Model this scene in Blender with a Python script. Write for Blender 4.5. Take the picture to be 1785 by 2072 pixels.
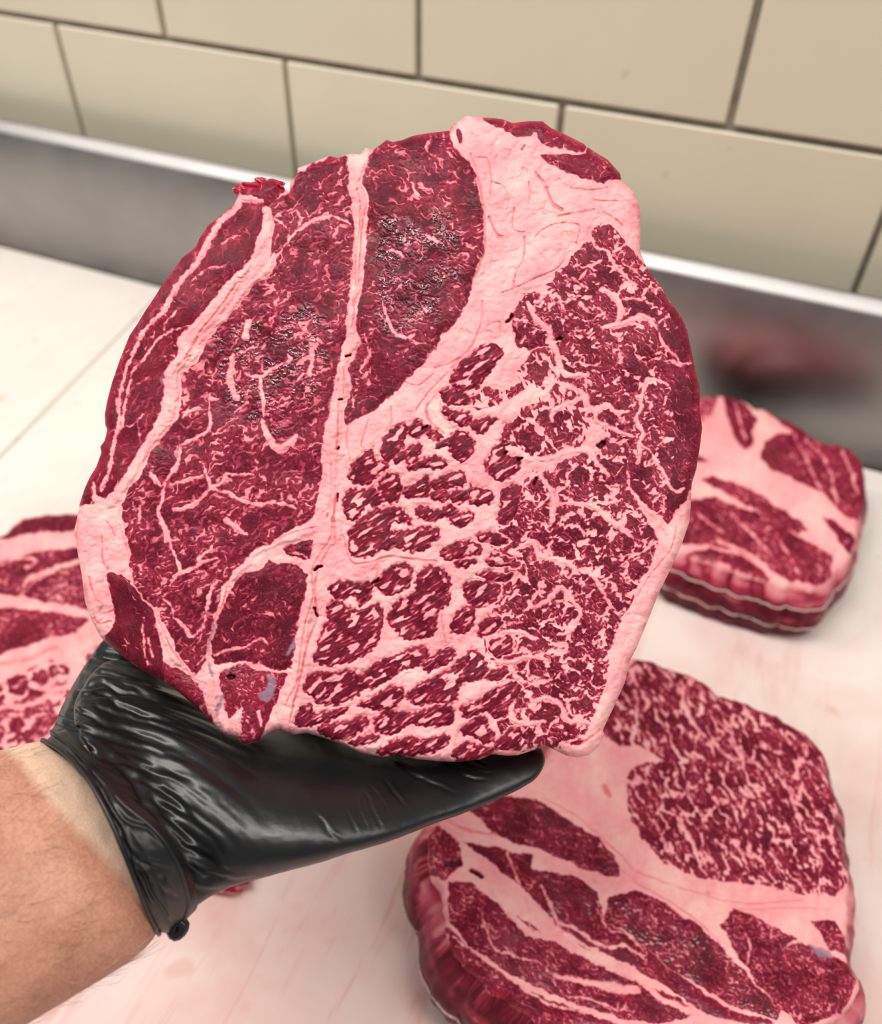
import bpy, bmesh, math, random
import numpy as np
from mathutils import Vector, Matrix

for o in list(bpy.data.objects):
    bpy.data.objects.remove(o, do_unlink=True)
SC = bpy.context.scene
COL = SC.collection
random.seed(7)

# ------------------------------------------------------------------ camera
IW, IH = 1785.0, 2072.0
CX, CY = IW / 2, IH / 2
FPX = 1724.0                        # focal length in pixels of the 1785x2072 frame
H_CAM = 0.59                        # lens above the work table
Y_WALL = 0.826                      # lens to tiled wall
def _n(v):
    v = np.array(v, float); return v / np.linalg.norm(v)
_dn = _n([-42, 1814, FPX])                       # world down seen from the lens (x right, y down, z forward)
_hl = np.array([-5699, -1771, FPX], float)
_hl = _n(_hl - _dn * _hl.dot(_dn))
AX = -_hl; AZ = -_dn; AY = np.cross(AZ, AX)       # world axes in lens coordinates
RW = np.stack([AX, AY, AZ])                      # lens -> world
CAM = np.array([0, 0, H_CAM])
RIGHT, DOWN, FWD = RW[:, 0], RW[:, 1], RW[:, 2]

cam_d = bpy.data.cameras.new('camera')
cam = bpy.data.objects.new('camera', cam_d)
COL.objects.link(cam)
cam.matrix_world = Matrix((
    (RIGHT[0], -DOWN[0], -FWD[0], CAM[0]),
    (RIGHT[1], -DOWN[1], -FWD[1], CAM[1]),
    (RIGHT[2], -DOWN[2], -FWD[2], CAM[2]),
    (0, 0, 0, 1)))
cam_d.sensor_fit = 'HORIZONTAL'
cam_d.sensor_width = 36.0
cam_d.lens = 36.0 * FPX / IW
cam_d.clip_start = 0.01
cam_d.dof.use_dof = True
cam_d.dof.focus_distance = 0.368
cam_d.dof.aperture_fstop = cam_d.lens / 4.6
SC.camera = cam

# ------------------------------------------------------------------ light
SC.view_settings.view_transform = 'Standard'
SC.view_settings.look = 'None'
SC.view_settings.exposure = 0.1
SC.view_settings.gamma = 1.0
SC.view_settings.use_curve_mapping = False
wd = bpy.data.worlds.new('room_ambient'); SC.world = wd
wd.use_nodes = True
wd.node_tree.nodes['Background'].inputs[0].default_value = (0.93, 0.97, 1.0, 1)
wd.node_tree.nodes['Background'].inputs[1].default_value = 0.25
def ceiling_light(loc, size, energy, col=(1, 0.965, 0.91)):
    l = bpy.data.lights.new('ceiling_lamp', 'AREA'); l.shape = 'RECTANGLE'
    l.size, l.size_y = size; l.energy = energy; l.color = col
    o = bpy.data.objects.new('ceiling_lamp', l); COL.objects.link(o); o.location = loc
    return o
for _x, _e in ((-2.3, 28), (-0.75, 31), (0.8, 19), (2.3, 11)):      # one row of ceiling tubes above the table
    ceiling_light((_x, 0.02, 2.25), (1.35, 0.34), _e)

# ------------------------------------------------------------------ helpers
def W(px, py, d):
    """pixel + depth along the view axis -> world"""
    px, py, d = np.broadcast_arrays(np.asarray(px, float), np.asarray(py, float), np.asarray(d, float))
    c = np.stack([(px - CX) / FPX * d, (py - CY) / FPX * d, d], -1)
    return c @ RW.T + CAM
def on_z(px, py, z):
    px, py = np.broadcast_arrays(np.asarray(px, float), np.asarray(py, float))
    c = np.stack([(px - CX) / FPX, (py - CY) / FPX, np.ones_like(px)], -1) @ RW.T
    t = (z - CAM[2]) / c[..., 2]
    return c * t[..., None] + CAM
def to_px(P):
    c = (np.asarray(P) - CAM) @ RW
    return CX + c[..., 0] / c[..., 2] * FPX, CY + c[..., 1] / c[..., 2] * FPX, c[..., 2]

def mesh_np(name, V, faces, mat=None, parent=None, smooth=True, attrs=None):
    """faces: list of arrays (n,k)"""
    me = bpy.data.meshes.new(name)
    V = np.ascontiguousarray(V, np.float32)
    me.vertices.add(len(V)); me.vertices.foreach_set('co', V.ravel())
    if not isinstance(faces, list): faces = [faces]
    faces = [np.asarray(f, np.int32) for f in faces if len(f)]
    idx = np.concatenate([f.ravel() for f in faces])
    tot = np.concatenate([np.full(len(f), f.shape[1], np.int32) for f in faces])
    start = np.concatenate([[0], np.cumsum(tot)[:-1]]).astype(np.int32)
    me.loops.add(len(idx)); me.loops.foreach_set('vertex_index', idx)
    me.polygons.add(len(tot)); me.polygons.foreach_set('loop_start', start)
    me.update(calc_edges=True)
    me.validate()
    if smooth:
        me.polygons.foreach_set('use_smooth', np.ones(len(me.polygons), bool))
    if attrs:
        for k, a in attrs.items():
            at = me.attributes.new(k, 'FLOAT', 'POINT')
            at.data.foreach_set('value', np.ascontiguousarray(a, np.float32))
    if mat: me.materials.append(mat)
    o = bpy.data.objects.new(name, me); COL.objects.link(o)
    if parent is not None: o.parent = parent
    return o
def tag(o, label=None, cat=None, group=None, kind=None):
    if label: o['label'] = label
    if cat: o['category'] = cat
    if group: o['group'] = group
    if kind: o['kind'] = kind
    return o
def empty(name, loc=(0, 0, 0)):
    o = bpy.data.objects.new(name, None); COL.objects.link(o); o.location = loc
    return o
def reparent(child, par):
    child.parent = par
    child.matrix_parent_inverse = Matrix.Translation(-Vector(par.location))
def box_mesh(name, x0, x1, y0, y1, z0, z1, bev=0.0, seg=2):
    bm = bmesh.new()
    bmesh.ops.create_cube(bm, size=1)
    for v in bm.verts:
        v.co = Vector(((x0 + x1) / 2 + v.co.x * (x1 - x0), (y0 + y1) / 2 + v.co.y * (y1 - y0), (z0 + z1) / 2 + v.co.z * (z1 - z0)))
    if bev > 0:
        bmesh.ops.bevel(bm, geom=bm.edges[:], offset=bev, segments=seg, profile=0.6, affect='EDGES')
    me = bpy.data.meshes.new(name); bm.to_mesh(me); bm.free()
    return me
def link(name, me, mat=None, parent=None):
    if mat and not me.materials: me.materials.append(mat)
    o = bpy.data.objects.new(name, me); COL.objects.link(o)
    if parent is not None: o.parent = parent
    return o

# --- numpy noise
_rng = np.random.RandomState(11)
_PERM = np.concatenate([_rng.permutation(256)] * 3)
_ANG = _rng.rand(256) * 2 * np.pi
_GX, _GY = np.cos(_ANG), np.sin(_ANG)
def perlin(x, y, seed=0):
    x = np.asarray(x, float) + seed * 17.31; y = np.asarray(y, float) + seed * 9.77
    xi = np.floor(x).astype(int); yi = np.floor(y).astype(int)
    xf = x - xi; yf = y - yi
    u = xf * xf * xf * (xf * (xf * 6 - 15) + 10); v = yf * yf * yf * (yf * (yf * 6 - 15) + 10)
    def g(i, j):
        h = _PERM[_PERM[(xi + i) & 255] + ((yi + j) & 255)]
        return _GX[h] * (xf - i) + _GY[h] * (yf - j)
    a = g(0, 0) + u * (g(1, 0) - g(0, 0)); b = g(0, 1) + u * (g(1, 1) - g(0, 1))
    return (a + v * (b - a)) * 1.5
def fbm(x, y, seed=0, o=3):
    s = 0; a = 1.0; t = 0
    for i in range(o):
        s = s + a * perlin(x * 2 ** i, y * 2 ** i, seed + i * 3); t += a; a *= 0.5
    return s / t
def worley(x, y, seed=0):
    """returns F1, F2, cell id noise"""
    x = np.asarray(x, float); y = np.asarray(y, float)
    xi = np.floor(x).astype(int); yi = np.floor(y).astype(int)
    f1 = np.full(x.shape, 9.0); f2 = np.full(x.shape, 9.0); cid = np.zeros(x.shape)
    for i in (-1, 0, 1):
        for j in (-1, 0, 1):
            h = _PERM[_PERM[(xi + i + seed) & 255] + ((yi + j) & 255)]
            h2 = _PERM[h + 57]
            d = np.hypot(xi + i + 0.1 + 0.8 * h / 255.0 - x, yi + j + 0.1 + 0.8 * h2 / 255.0 - y)
            n = d < f1
            f2 = np.where(n, f1, np.minimum(f2, d)); cid = np.where(n, h / 255.0, cid); f1 = np.where(n, d, f1)
    return f1, f2, cid
def sstep(a, b, x):
    t = np.clip((x - a) / (b - a), 0, 1); return t * t * (3 - 2 * t)
def catmull(P, n=6, closed=False):
    P = np.asarray(P, float); m = len(P); out = []
    for i in range(m if closed else m - 1):
        if closed: p0, p1, p2, p3 = P[(i - 1) % m], P[i], P[(i + 1) % m], P[(i + 2) % m]
        else: p0, p1, p2, p3 = P[max(i - 1, 0)], P[i], P[i + 1], P[min(i + 2, m - 1)]
        for k in range(n):
            t = k / n
            out.append(0.5 * (2 * p1 + (p2 - p0) * t + (2 * p0 - 5 * p1 + 4 * p2 - p3) * t * t + (3 * p1 - p0 - 3 * p2 + p3) * t ** 3))
    if not closed: out.append(P[-1])
    return np.array(out)

# --- materials
def nmat(name):
    m = bpy.data.materials.new(name); m.use_nodes = True
    nt = m.node_tree; b = nt.nodes['Principled BSDF']
    return m, nt, b
def N(nt, t, **kw):
    n = nt.nodes.new(t)
    for k, v in kw.items():
        if k.startswith('i_'):
            key = k[2:]
            key = int(key) if key.isdigit() else key.replace('_', ' ')
            n.inputs[key].default_value = v
        else: setattr(n, k, v)
    return n
def L(nt, a, b): nt.links.new(a, b)
def mixc(nt, fac, a, b, blend='MIX'):
    n = nt.nodes.new('ShaderNodeMix'); n.data_type = 'RGBA'; n.blend_type = blend
    for s, v in ((n.inputs[0], fac), (n.inputs[6], a), (n.inputs[7], b)):
        if hasattr(v, 'is_linked'): nt.links.new(v, s)
        elif isinstance(v, (int, float)): s.default_value = v
        else: s.default_value = (*v, 1) if len(v) == 3 else v
    return n.outputs[2]
def ramp(nt, fac, stops, interp='LINEAR'):
    n = nt.nodes.new('ShaderNodeValToRGB'); n.color_ramp.interpolation = interp
    el = n.color_ramp.elements
    while len(el) < len(stops): el.new(0.5)
    for e, (p, c) in zip(el, stops):
        e.position = p; e.color = (*c, 1) if len(c) == 3 else c
    nt.links.new(fac, n.inputs[0])
    return n.outputs[0]
def noise(nt, vec, scale, detail=3, rough=0.55, dist=0.0):
    n = nt.nodes.new('ShaderNodeTexNoise')
    n.inputs['Scale'].default_value = scale; n.inputs['Detail'].default_value = detail
    n.inputs['Roughness'].default_value = rough; n.inputs['Distortion'].default_value = dist
    if vec is not None: nt.links.new(vec, n.inputs['Vector'])
    return n.outputs[0]
def bump(nt, h, strength, dist):
    n = nt.nodes.new('ShaderNodeBump'); n.inputs['Strength'].default_value = strength; n.inputs['Distance'].default_value = dist
    nt.links.new(h, n.inputs['Height']); return n.outputs[0]
def geo(nt): return nt.nodes.new('ShaderNodeNewGeometry').outputs['Position']
def srgb(r, g, b):
    f = lambda c: (c / 255 / 12.92) if c / 255 <= 0.04045 else ((c / 255 + 0.055) / 1.055) ** 2.4
    return (f(r), f(g), f(b))

def N_half(nt, s):
    n = N(nt, 'ShaderNodeMath', operation='MULTIPLY', i_1=0.6); nt.links.new(s, n.inputs[0]); return n.outputs[0]
def meat_material(name, fine=1.0):
    m, nt, b = nmat(name)
    at = lambda k: N(nt, 'ShaderNodeAttribute', attribute_name=k).outputs['Fac']
    fat, tone, wet, silver, crease = at('fat'), at('tone'), at('wet'), at('silver'), at('crease')
    pos = geo(nt)
    lean = ramp(nt, tone, [(0.0, srgb(54, 10, 22)), (0.35, srgb(92, 20, 36)), (0.7, srgb(138, 34, 54)), (1.0, srgb(196, 34, 62))])
    nz = noise(nt, pos, 1500, 2)
    lean = mixc(nt, 0.28, lean, ramp(nt, nz, [(0.3, srgb(58, 9, 24)), (0.7, srgb(146, 42, 62))]))
    fz = noise(nt, pos, 260, 3)
    fatc = ramp(nt, fz, [(0.25, srgb(240, 148, 154)), (0.5, srgb(246, 168, 170)), (0.78, srgb(250, 188, 184))])
    fatc = mixc(nt, 0.6, fatc, ramp(nt, tone, [(0.2, srgb(238, 140, 148)), (0.5, srgb(247, 172, 172)), (0.85, srgb(253, 212, 198))]))
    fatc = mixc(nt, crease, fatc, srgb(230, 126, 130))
    mid = srgb(188, 62, 86)
    c = mixc(nt, ramp(nt, fat, [(0.05, (0, 0, 0)), (0.5, (1, 1, 1))]), lean, mid)
    c = mixc(nt, ramp(nt, fat, [(0.4, (0, 0, 0)), (0.95, (1, 1, 1))]), c, fatc)
    c = mixc(nt, silver, c, srgb(150, 118, 138))
    L(nt, c, b.inputs['Base Color'])
    rr = N(nt, 'ShaderNodeMapRange', i_1=0.0, i_2=1.0, i_3=0.55, i_4=0.10); L(nt, wet, rr.inputs[0])
    L(nt, rr.outputs[0], b.inputs['Roughness'])
    sr = N(nt, 'ShaderNodeMapRange', i_1=0.45, i_2=1.0, i_3=0.10, i_4=0.62); L(nt, wet, sr.inputs[0]); L(nt, sr.outputs[0], b.inputs['Specular IOR Level'])
    b.inputs['Subsurface Weight'].default_value = 0.0
    L(nt, bump(nt, noise(nt, pos, 900, 3, 0.6), 0.10 * fine, 0.0005), b.inputs['Normal'])
    return m

# ------------------------------------------------------------------ setting: tiled wall, steel splashback, boards
GAP = 0.062
Y_TILE = Y_WALL + GAP
def tile_material():
    m, nt, b = nmat('glazed_cream_tile')
    pos = geo(nt)
    oi = N(nt, 'ShaderNodeObjectInfo').outputs['Random']
    base = ramp(nt, oi, [(0.0, srgb(214, 207, 182)), (0.5, srgb(220, 212, 187)), (1.0, srgb(212, 203, 178))])
    c = mixc(nt, ramp(nt, noise(nt, pos, 7, 4), [(0.35, (0, 0, 0)), (0.75, (0.35, 0.35, 0.35))]), base, srgb(204, 194, 170))
    c = mixc(nt, ramp(nt, noise(nt, pos, 34, 2, 0.4), [(0.74, (0, 0, 0)), (0.8, (0.4, 0.4, 0.4))]), c, srgb(160, 140, 112))
    L(nt, c, b.inputs['Base Color']); b.inputs['Roughness'].default_value = 0.22
    L(nt, bump(nt, noise(nt, pos, 14, 2), 0.12, 0.004), b.inputs['Normal'])
    return m
M_TILE = tile_material()
m, nt, b = nmat('grey_grout'); M_GROUT = m
L(nt, ramp(nt, noise(nt, geo(nt), 45, 4), [(0.3, srgb(122, 117, 102)), (0.7, srgb(158, 150, 132))]), b.inputs['Base Color']); b.inputs['Roughness'].default_value = 0.9

wall = link('wall_back', box_mesh('wall_back', -2.3, 1.6, Y_TILE, Y_TILE + 0.1, -0.9, 1.0), M_GROUT)
tag(wall, 'cream glazed tile wall with grey grout behind the steel splashback', kind='structure')
TW, TH, GR = 0.3147 * Y_TILE / 0.861, 0.158, 0.0072
Z_GROUT = H_CAM - Y_TILE * 0.3267
xl = -0.640 * Y_TILE; xu = -0.4541 * Y_TILE
tile_me = box_mesh('tile', -TW / 2 + GR / 2, TW / 2 - GR / 2, -0.005, 0.006, -TH / 2 + GR / 2, TH / 2 - GR / 2, 0.0022, 3)
tile_me.materials.append(M_TILE)
rt = random.Random(3)
for row in range(-2, 4):
    x0 = xl if row % 2 == 0 else xu
    for k in range(-5, 7):
        xc = x0 + (k + 0.5) * TW
        if xc < -2.1 or xc > 1.4: continue
        o = bpy.data.objects.new('tile', tile_me); COL.objects.link(o); o.parent = wall
        o.location = (xc + rt.uniform(-.0006, .0006), Y_TILE - 0.0005 + rt.uniform(-.0006, .0004), Z_GROUT + (row - 0.5) * TH)
        o.rotation_euler = (rt.uniform(-.003, .003), 0, rt.uniform(-.003, .003))

def steel_material():
    m, nt, b = nmat('brushed_stainless_steel')
    pos = geo(nt)
    mp = N(nt, 'ShaderNodeMapping'); mp.inputs['Scale'].default_value = (1.2, 1, 260); L(nt, pos, mp.inputs[0])
    br = noise(nt, mp.outputs[0], 1.0, 3)
    sm = noise(nt, pos, 9, 4)
    c = ramp(nt, sm, [(0.3, (0.29, 0.275, 0.265)), (0.7, (0.38, 0.365, 0.355))])
    L(nt, c, b.inputs['Base Color']); b.inputs['Metallic'].default_value = 1.0
    rr = N(nt, 'ShaderNodeMapRange', i_1=0.3, i_2=0.7, i_3=0.36, i_4=0.48); L(nt, sm, rr.inputs[0]); L(nt, rr.outputs[0], b.inputs['Roughness'])
    L(nt, bump(nt, br, 0.06, 0.001), b.inputs['Normal'])
    return m
M_STEEL = steel_material()
# profile of the splashback (y, z): sheet, sloped hem, return
prof = [(0.0, -0.05), (0.0, 0.172), (0.0008, 0.1735), (0.002, 0.1748), (0.011, 0.1835), (0.0135, 0.1848), (0.0155, 0.184), (0.0165, 0.181), (0.0165, 0.165), (0.0150, 0.165), (0.0150, 0.178), (0.0035, 0.17), (0.0018, 0.165), (0.0018, -0.05)]
V = []; n = len(prof)
for x in (-2.3, 1.6):
    for (y, z) in prof: V.append((x, Y_WALL + y, z))
F = [(i, n + i, n + (i + 1) % n, (i + 1) % n) for i in range(n)]
sp = mesh_np('trim_1', np.array(V), np.array(F)[:, ::-1], M_STEEL, smooth=False)
tag(sp, 'brushed stainless steel splashback with a bright folded top edge', kind='structure')

def board_material():
    m, nt, b = nmat('white_cutting_board')
    pos = geo(nt)
    sx = N(nt, 'ShaderNodeSeparateXYZ'); L(nt, pos, sx.inputs[0])
    base = srgb(238, 234, 226)
    # blood film: strongest in the working area near the meat
    d = N(nt, 'ShaderNodeVectorMath', operation='DISTANCE', i_1=(-0.08, 0.12, 0)); L(nt, pos, d.inputs[0])
    area = N(nt, 'ShaderNodeMapRange', i_1=0.20, i_2=0.66, i_3=1.0, i_4=0.14); L(nt, d.outputs['Value'], area.inputs[0])
    n1 = ramp(nt, noise(nt, pos, 11, 5, 0.6, 0.6), [(0.36, (0, 0, 0)), (0.70, (0.85, 0.85, 0.85))])
    mu = N(nt, 'ShaderNodeMath', operation='MULTIPLY'); L(nt, n1, mu.inputs[0]); L(nt, area.outputs[0], mu.inputs[1])
    c = mixc(nt, mu.outputs[0], base, srgb(214, 146, 136))
    film = N(nt, 'ShaderNodeMath', operation='MULTIPLY', i_1=0.66); L(nt, area.outputs[0], film.inputs[0])
    c = mixc(nt, film.outputs[0], c, srgb(232, 190, 182))
    # wiped streaks
    mp = N(nt, 'ShaderNodeMapping'); mp.inputs['Scale'].default_value = (60, 9, 1); mp.inputs['Rotation'].default_value = (0, 0, 0.9); L(nt, pos, mp.inputs[0])
    st = ramp(nt, noise(nt, mp.outputs[0], 1.0, 4, 0.6, 0.8), [(0.54, (0, 0, 0)), (0.72, (1, 1, 1))])
    s2 = N(nt, 'ShaderNodeMath', operation='MULTIPLY'); L(nt, st, s2.inputs[0]); L(nt, area.outputs[0], s2.inputs[1])
    s3 = N(nt, 'ShaderNodeMath', operation='MULTIPLY', i_1=0.55); L(nt, s2.outputs[0], s3.inputs[0])
    c = mixc(nt, s3.outputs[0], c, srgb(212, 136, 122))
    # small drops
    dr = ramp(nt, noise(nt, pos, 38, 1, 0.3), [(0.70, (0, 0, 0)), (0.78, (0.5, 0.5, 0.5))])
    c = mixc(nt, dr, c, srgb(222, 160, 146))
    L(nt, c, b.inputs['Base Color']); b.inputs['Roughness'].default_value = 0.42
    L(nt, bump(nt, noise(nt, pos, 120, 4), 0.08, 0.001), b.inputs['Normal'])
    return m
M_BOARD = board_material()
XJ0, XJ1 = -0.702, -0.738            # joint between the two boards, near end and wall end
def slab4(name, pts, z0, z1, bev):
    bm = bmesh.new()
    lo = [bm.verts.new((x, y, z0)) for x, y in pts]; hi = [bm.verts.new((x, y, z1)) for x, y in pts]
    k = len(pts)
    bm.faces.new(lo[::-1]); bm.faces.new(hi)
    for i in range(k): bm.faces.new((lo[i], lo[(i + 1) % k], hi[(i + 1) % k], hi[i]))
    bmesh.ops.recalc_face_normals(bm, faces=bm.faces)
    bmesh.ops.bevel(bm, geom=bm.edges[:], offset=bev, segments=3, profile=0.5, affect='EDGES')
    me = bpy.data.meshes.new(name); bm.to_mesh(me); bm.free(); return me
Y0B, Y1B = -0.45, Y_WALL - 0.0006
xj = lambda y: XJ0 + (XJ1 - XJ0) * (y - 0.47) / 0.22
bd = link('cutting_board', slab4('cutting_board', [(xj(Y0B) + .0012, Y0B), (1.25, Y0B), (1.25, Y1B), (xj(Y1B) + .0012, Y1B)], -0.02, 0.0, 0.0012), M_BOARD)
tag(bd, 'large white cutting board stained pink with blood under the roasts', 'cutting board')
bd2 = link('cutting_board', slab4('cutting_board', [(-1.9, Y0B), (xj(Y0B) - .0012, Y0B), (xj(Y1B) - .0012, Y1B), (-1.9, Y1B)], -0.02, 0.0, 0.0012), M_BOARD)
tag(bd2, 'clean white cutting board at far left beyond the diagonal joint', 'cutting board')
tb = link('work_table', box_mesh('work_table', -2.0, 1.3, -0.5, Y_WALL - 0.002, -0.06, -0.0202, 0.002), M_STEEL)
tag(tb, 'steel work table top under the white cutting boards', kind='structure')

# ------------------------------------------------------------------ meat
class Crop:
    """coordinates read off an enlarged detail of the photograph -> frame pixels"""
    def __init__(s, x0, y0, k): s.o = np.array([x0, y0], float); s.k = k
    def __call__(s, t):
        a = np.array([[float(c) for c in p.split(',')] for p in t.split()])
        a[:, :2] = s.o + a[:, :2] * s.k
        return a
k5 = 500 / 1785
cA, cB, cC = Crop(150, 200, k5), Crop(550, 200, k5), Crop(950, 200, k5)
cD, cE, cF = Crop(150, 600, k5), Crop(550, 600, k5), Crop(950, 600, k5)
cG, cH, cI = Crop(150, 1050, k5), Crop(550, 1050, k5), Crop(950, 1050, k5)
px = Crop(0, 0, 1.0)
cat_ = lambda *a: np.concatenate(a)

def sdf_poly(X, Y, P):
    """signed distance, positive inside"""
    d2 = np.full(X.shape, 1e12); ins = np.zeros(X.shape, bool)
    n = len(P)
    for i in range(n):
        ax, ay = P[i]; bx, by = P[(i + 1) % n]
        ex, ey = bx - ax, by - ay
        wx, wy = X - ax, Y - ay
        t = np.clip((wx * ex + wy * ey) / (ex * ex + ey * ey + 1e-9), 0, 1)
        d2 = np.minimum(d2, (wx - ex * t) ** 2 + (wy - ey * t) ** 2)
        c = ((ay <= Y) != (by <= Y))
        if ey != 0: ins ^= c & (wx < ex * (wy / ey))
    d = np.sqrt(d2)
    return np.where(ins, d, -d)
def d_line(X, Y, P, w):
    """distance to polyline minus half width (varying)"""
    out = np.full(X.shape, 1e6)
    for i in range(len(P) - 1):
        ax, ay = P[i]; ex, ey = P[i + 1] - P[i]
        t = np.clip(((X - ax) * ex + (Y - ay) * ey) / (ex * ex + ey * ey + 1e-9), 0, 1)
        out = np.minimum(out, np.hypot(X - ax - ex * t, Y - ay - ey * t) - (w[i] + (w[i + 1] - w[i]) * t) / 2)
    return out
class Raster:
    def __init__(s, x0, y0, x1, y1, st):
        s.x0, s.y0, s.st = x0, y0, st
        s.xs = np.arange(x0, x1 + st, st); s.ys = np.arange(y0, y1 + st, st)
        s.X, s.Y = np.meshgrid(s.xs, s.ys)
    def box(s, P, pad):
        i0 = max(int((P[:, 0].min() - pad - s.x0) / s.st), 0); i1 = min(int((P[:, 0].max() + pad - s.x0) / s.st) + 2, len(s.xs))
        j0 = max(int((P[:, 1].min() - pad - s.y0) / s.st), 0); j1 = min(int((P[:, 1].max() + pad - s.y0) / s.st) + 2, len(s.ys))
        return slice(j0, max(j1, j0)), slice(i0, max(i1, i0))
    def poly(s, P, pad=40):
        f = np.full(s.X.shape, -60.0); b = s.box(P, pad)
        if s.X[b].size: f[b] = np.maximum(sdf_poly(s.X[b], s.Y[b], P), -60)
        return f
    def line(s, f, P, w, pad=40):
        b = s.box(P, pad)
        if s.X[b].size: f[b] = np.minimum(f[b], d_line(s.X[b], s.Y[b], P, w))
    def __call__(s, f, x, y):
        u = np.clip((x - s.x0) / s.st, 0, len(s.xs) - 1.001); v = np.clip((y - s.y0) / s.st, 0, len(s.ys) - 1.001)
        i = u.astype(int); j = v.astype(int); a = u - i; c = v - j
        return (f[j, i] * (1 - a) + f[j, i + 1] * a) * (1 - c) + (f[j + 1, i] * (1 - a) + f[j + 1, i + 1] * a) * c

class Muscle:
    # vs: vein spacing px, vt: vein half-width in noise units, ang: grain direction deg, an: stretch, sp: speckle, tone, wet
    def __init__(s, P, vs=40, vt=0.05, ang=0, an=1.0, sp=0.3, tone=0.4, wet=0.4, cells=0, gap=0.12, name='muscle', label=None, fo=-70):
        s.fo = fo
        s.P = np.asarray(P)[:, :2]; s.vs, s.vt, s.ang, s.an, s.sp, s.tone, s.wet, s.cells, s.gap, s.name, s.label = vs, vt, ang, an, sp, tone, wet, cells, gap, name, label

def meat_fields(spec, x, y, S):
    """tissue fields at pixel positions x, y; S = distance inside the outline"""
    R = spec['raster']; sc = spec.get('scale', 1.0)
    w1x = fbm(x / (34 * sc), y / (34 * sc), 1); w1y = fbm(x / (34 * sc), y / (34 * sc), 5)
    w2x = perlin(x / (9 * sc), y / (9 * sc), 8); w2y = perlin(x / (9 * sc), y / (9 * sc), 9)
    xp, yp = x + sc * (7 * w1x + 2.2 * w2x), y + sc * (7 * w1y + 2.2 * w2y)
    xr, yr = x + sc * (5 * w1x + 1.6 * w2x), y + sc * (5 * w1y + 1.6 * w2y)
    n = len(x)
    best = np.full(n, -60.0); reg = np.full(n, -1)
    for i, mu in enumerate(spec['muscles']):
        v = R(spec['poly_f'][i], xp, yp)
        k = v > best; best = np.where(k, v, best); reg = np.where(k, i, reg)
    fs = 1 - sstep(-2.2 * sc, 2.2 * sc, best)
    fv = np.zeros(n); tone = np.full(n, 0.5); wet = np.full(n, 0.3)
    for i, mu in enumerate(spec['muscles']):
        k = np.where((reg == i) & (best > -3 * sc))[0]
        if not len(k): continue
        X, Y = x[k], y[k]
        ca, sa = math.cos(math.radians(mu.ang)), math.sin(math.radians(mu.ang))
        u = (X * ca + Y * sa) / mu.an; v = (-X * sa + Y * ca)
        wu = 0.45 * fbm(X / (mu.vs * .9), Y / (mu.vs * .9), 21); wv = 0.45 * fbm(X / (mu.vs * .9), Y / (mu.vs * .9), 25)
        U, V_ = u / mu.vs + wu, v / mu.vs + wv
        r1 = np.abs(perlin(U, V_, 31 + i)); r2 = np.abs(perlin(U * 2.3, V_ * 2.3, 37 + i)); r3 = np.abs(perlin(U * 4.9, V_ * 4.9, 43 + i))
        mod = sstep(-0.35, 0.25, fbm(X / 60 / sc, Y / 60 / sc, 51 + i))
        brk = sstep(-0.12, 0.30, fbm(X / (15 * sc), Y / (15 * sc), 55 + i, 2))
        soft = 0.5 + 0.5 * fbm(X / (7 * sc), Y / (7 * sc), 58, 2)
        t = mu.vt
        f = 0.85 * sstep(t * 1.7, t * 0.3, r1) * (0.12 + 0.85 * brk) * (0.35 + 0.65 * mod) * (0.75 + 0.4 * soft)
        f = np.maximum(f, 0.5 * sstep(t * 2.0, t * 0.3, r2) * mod * brk)
        f = np.maximum(f, mu.sp * sstep(t * 3.0, t * 0.4, r3) * (0.3 + 0.7 * mod) * soft)
        fl = perlin(U * 3.1 + .8 * wu, V_ * 5.5 + .8 * wv, 61) + 0.45 * perlin(U * 8, V_ * 12, 62)
        f = np.maximum(f, min(1, mu.sp * 1.5) * sstep(0.42 - mu.vt * 3.5, 0.88 - mu.vt * 4.0, fl) * (0.5 + 0.5 * mod))
        f = np.maximum(f, mu.sp * 0.55 * sstep(0.1, 0.9, soft) * mod)
        if mu.cells:
            f1, f2, cid = worley(u / mu.cells + 0.5 * w1x[k], v / mu.cells + 0.5 * w1y[k], 3 + i)
            g2 = math.radians(mu.ang + mu.fo); al = X * math.cos(g2) + Y * math.sin(g2); pe = -X * math.sin(g2) + Y * math.cos(g2)
            al = al + 14 * w1x[k]; pe = pe + 14 * w1y[k]
            fea = 0.34 * perlin(al / (19 * sc), pe / (7.5 * sc), 73) + 0.16 * perlin(al / (9 * sc), pe / (4 * sc), 74)
            e = f2 - f1 + fea + 0.07 * w2x[k]
            gp = mu.gap * (0.10 + 1.7 * sstep(-0.45, 0.45, fbm(X / 48 / sc, Y / 48 / sc, 77)))
            f = np.maximum(f, 0.9 * sstep(0.27, 0.62, -fea + 0.1 * w2y[k]) * min(1.0, mu.gap * 6))
            f = np.maximum(f, 1 - sstep(gp - 0.13, gp + 0.09, e))
        fv[k] = f
        tn = mu.tone + 0.34 * fbm(X / 50 / sc, Y / 50 / sc, 81, 4) + 0.16 * perlin(U * 5, V_ * 5, 87)
        tone[k] = tn
        wet[k] = mu.wet * (0.55 + 0.9 * sstep(-0.3, 0.35, fbm(X / 90 / sc, Y / 90 / sc, 91)))
    rib = R(spec['rib_f'], xr, yr)
    rib = rib + sc * (2.2 * perlin(x / (13 * sc), y / (13 * sc), 66) + 1.4 * perlin(x / (5 * sc), y / (5 * sc), 67))
    fr = (1 - sstep(-2.2 * sc, 2.6 * sc, rib)) * (0.80 + 0.2 * sstep(0, -5, rib))
    fat = np.maximum(np.maximum(fs, fv), fr)
    lid = np.full(n, -1); lobev = np.full(n, 60.0)
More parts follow.
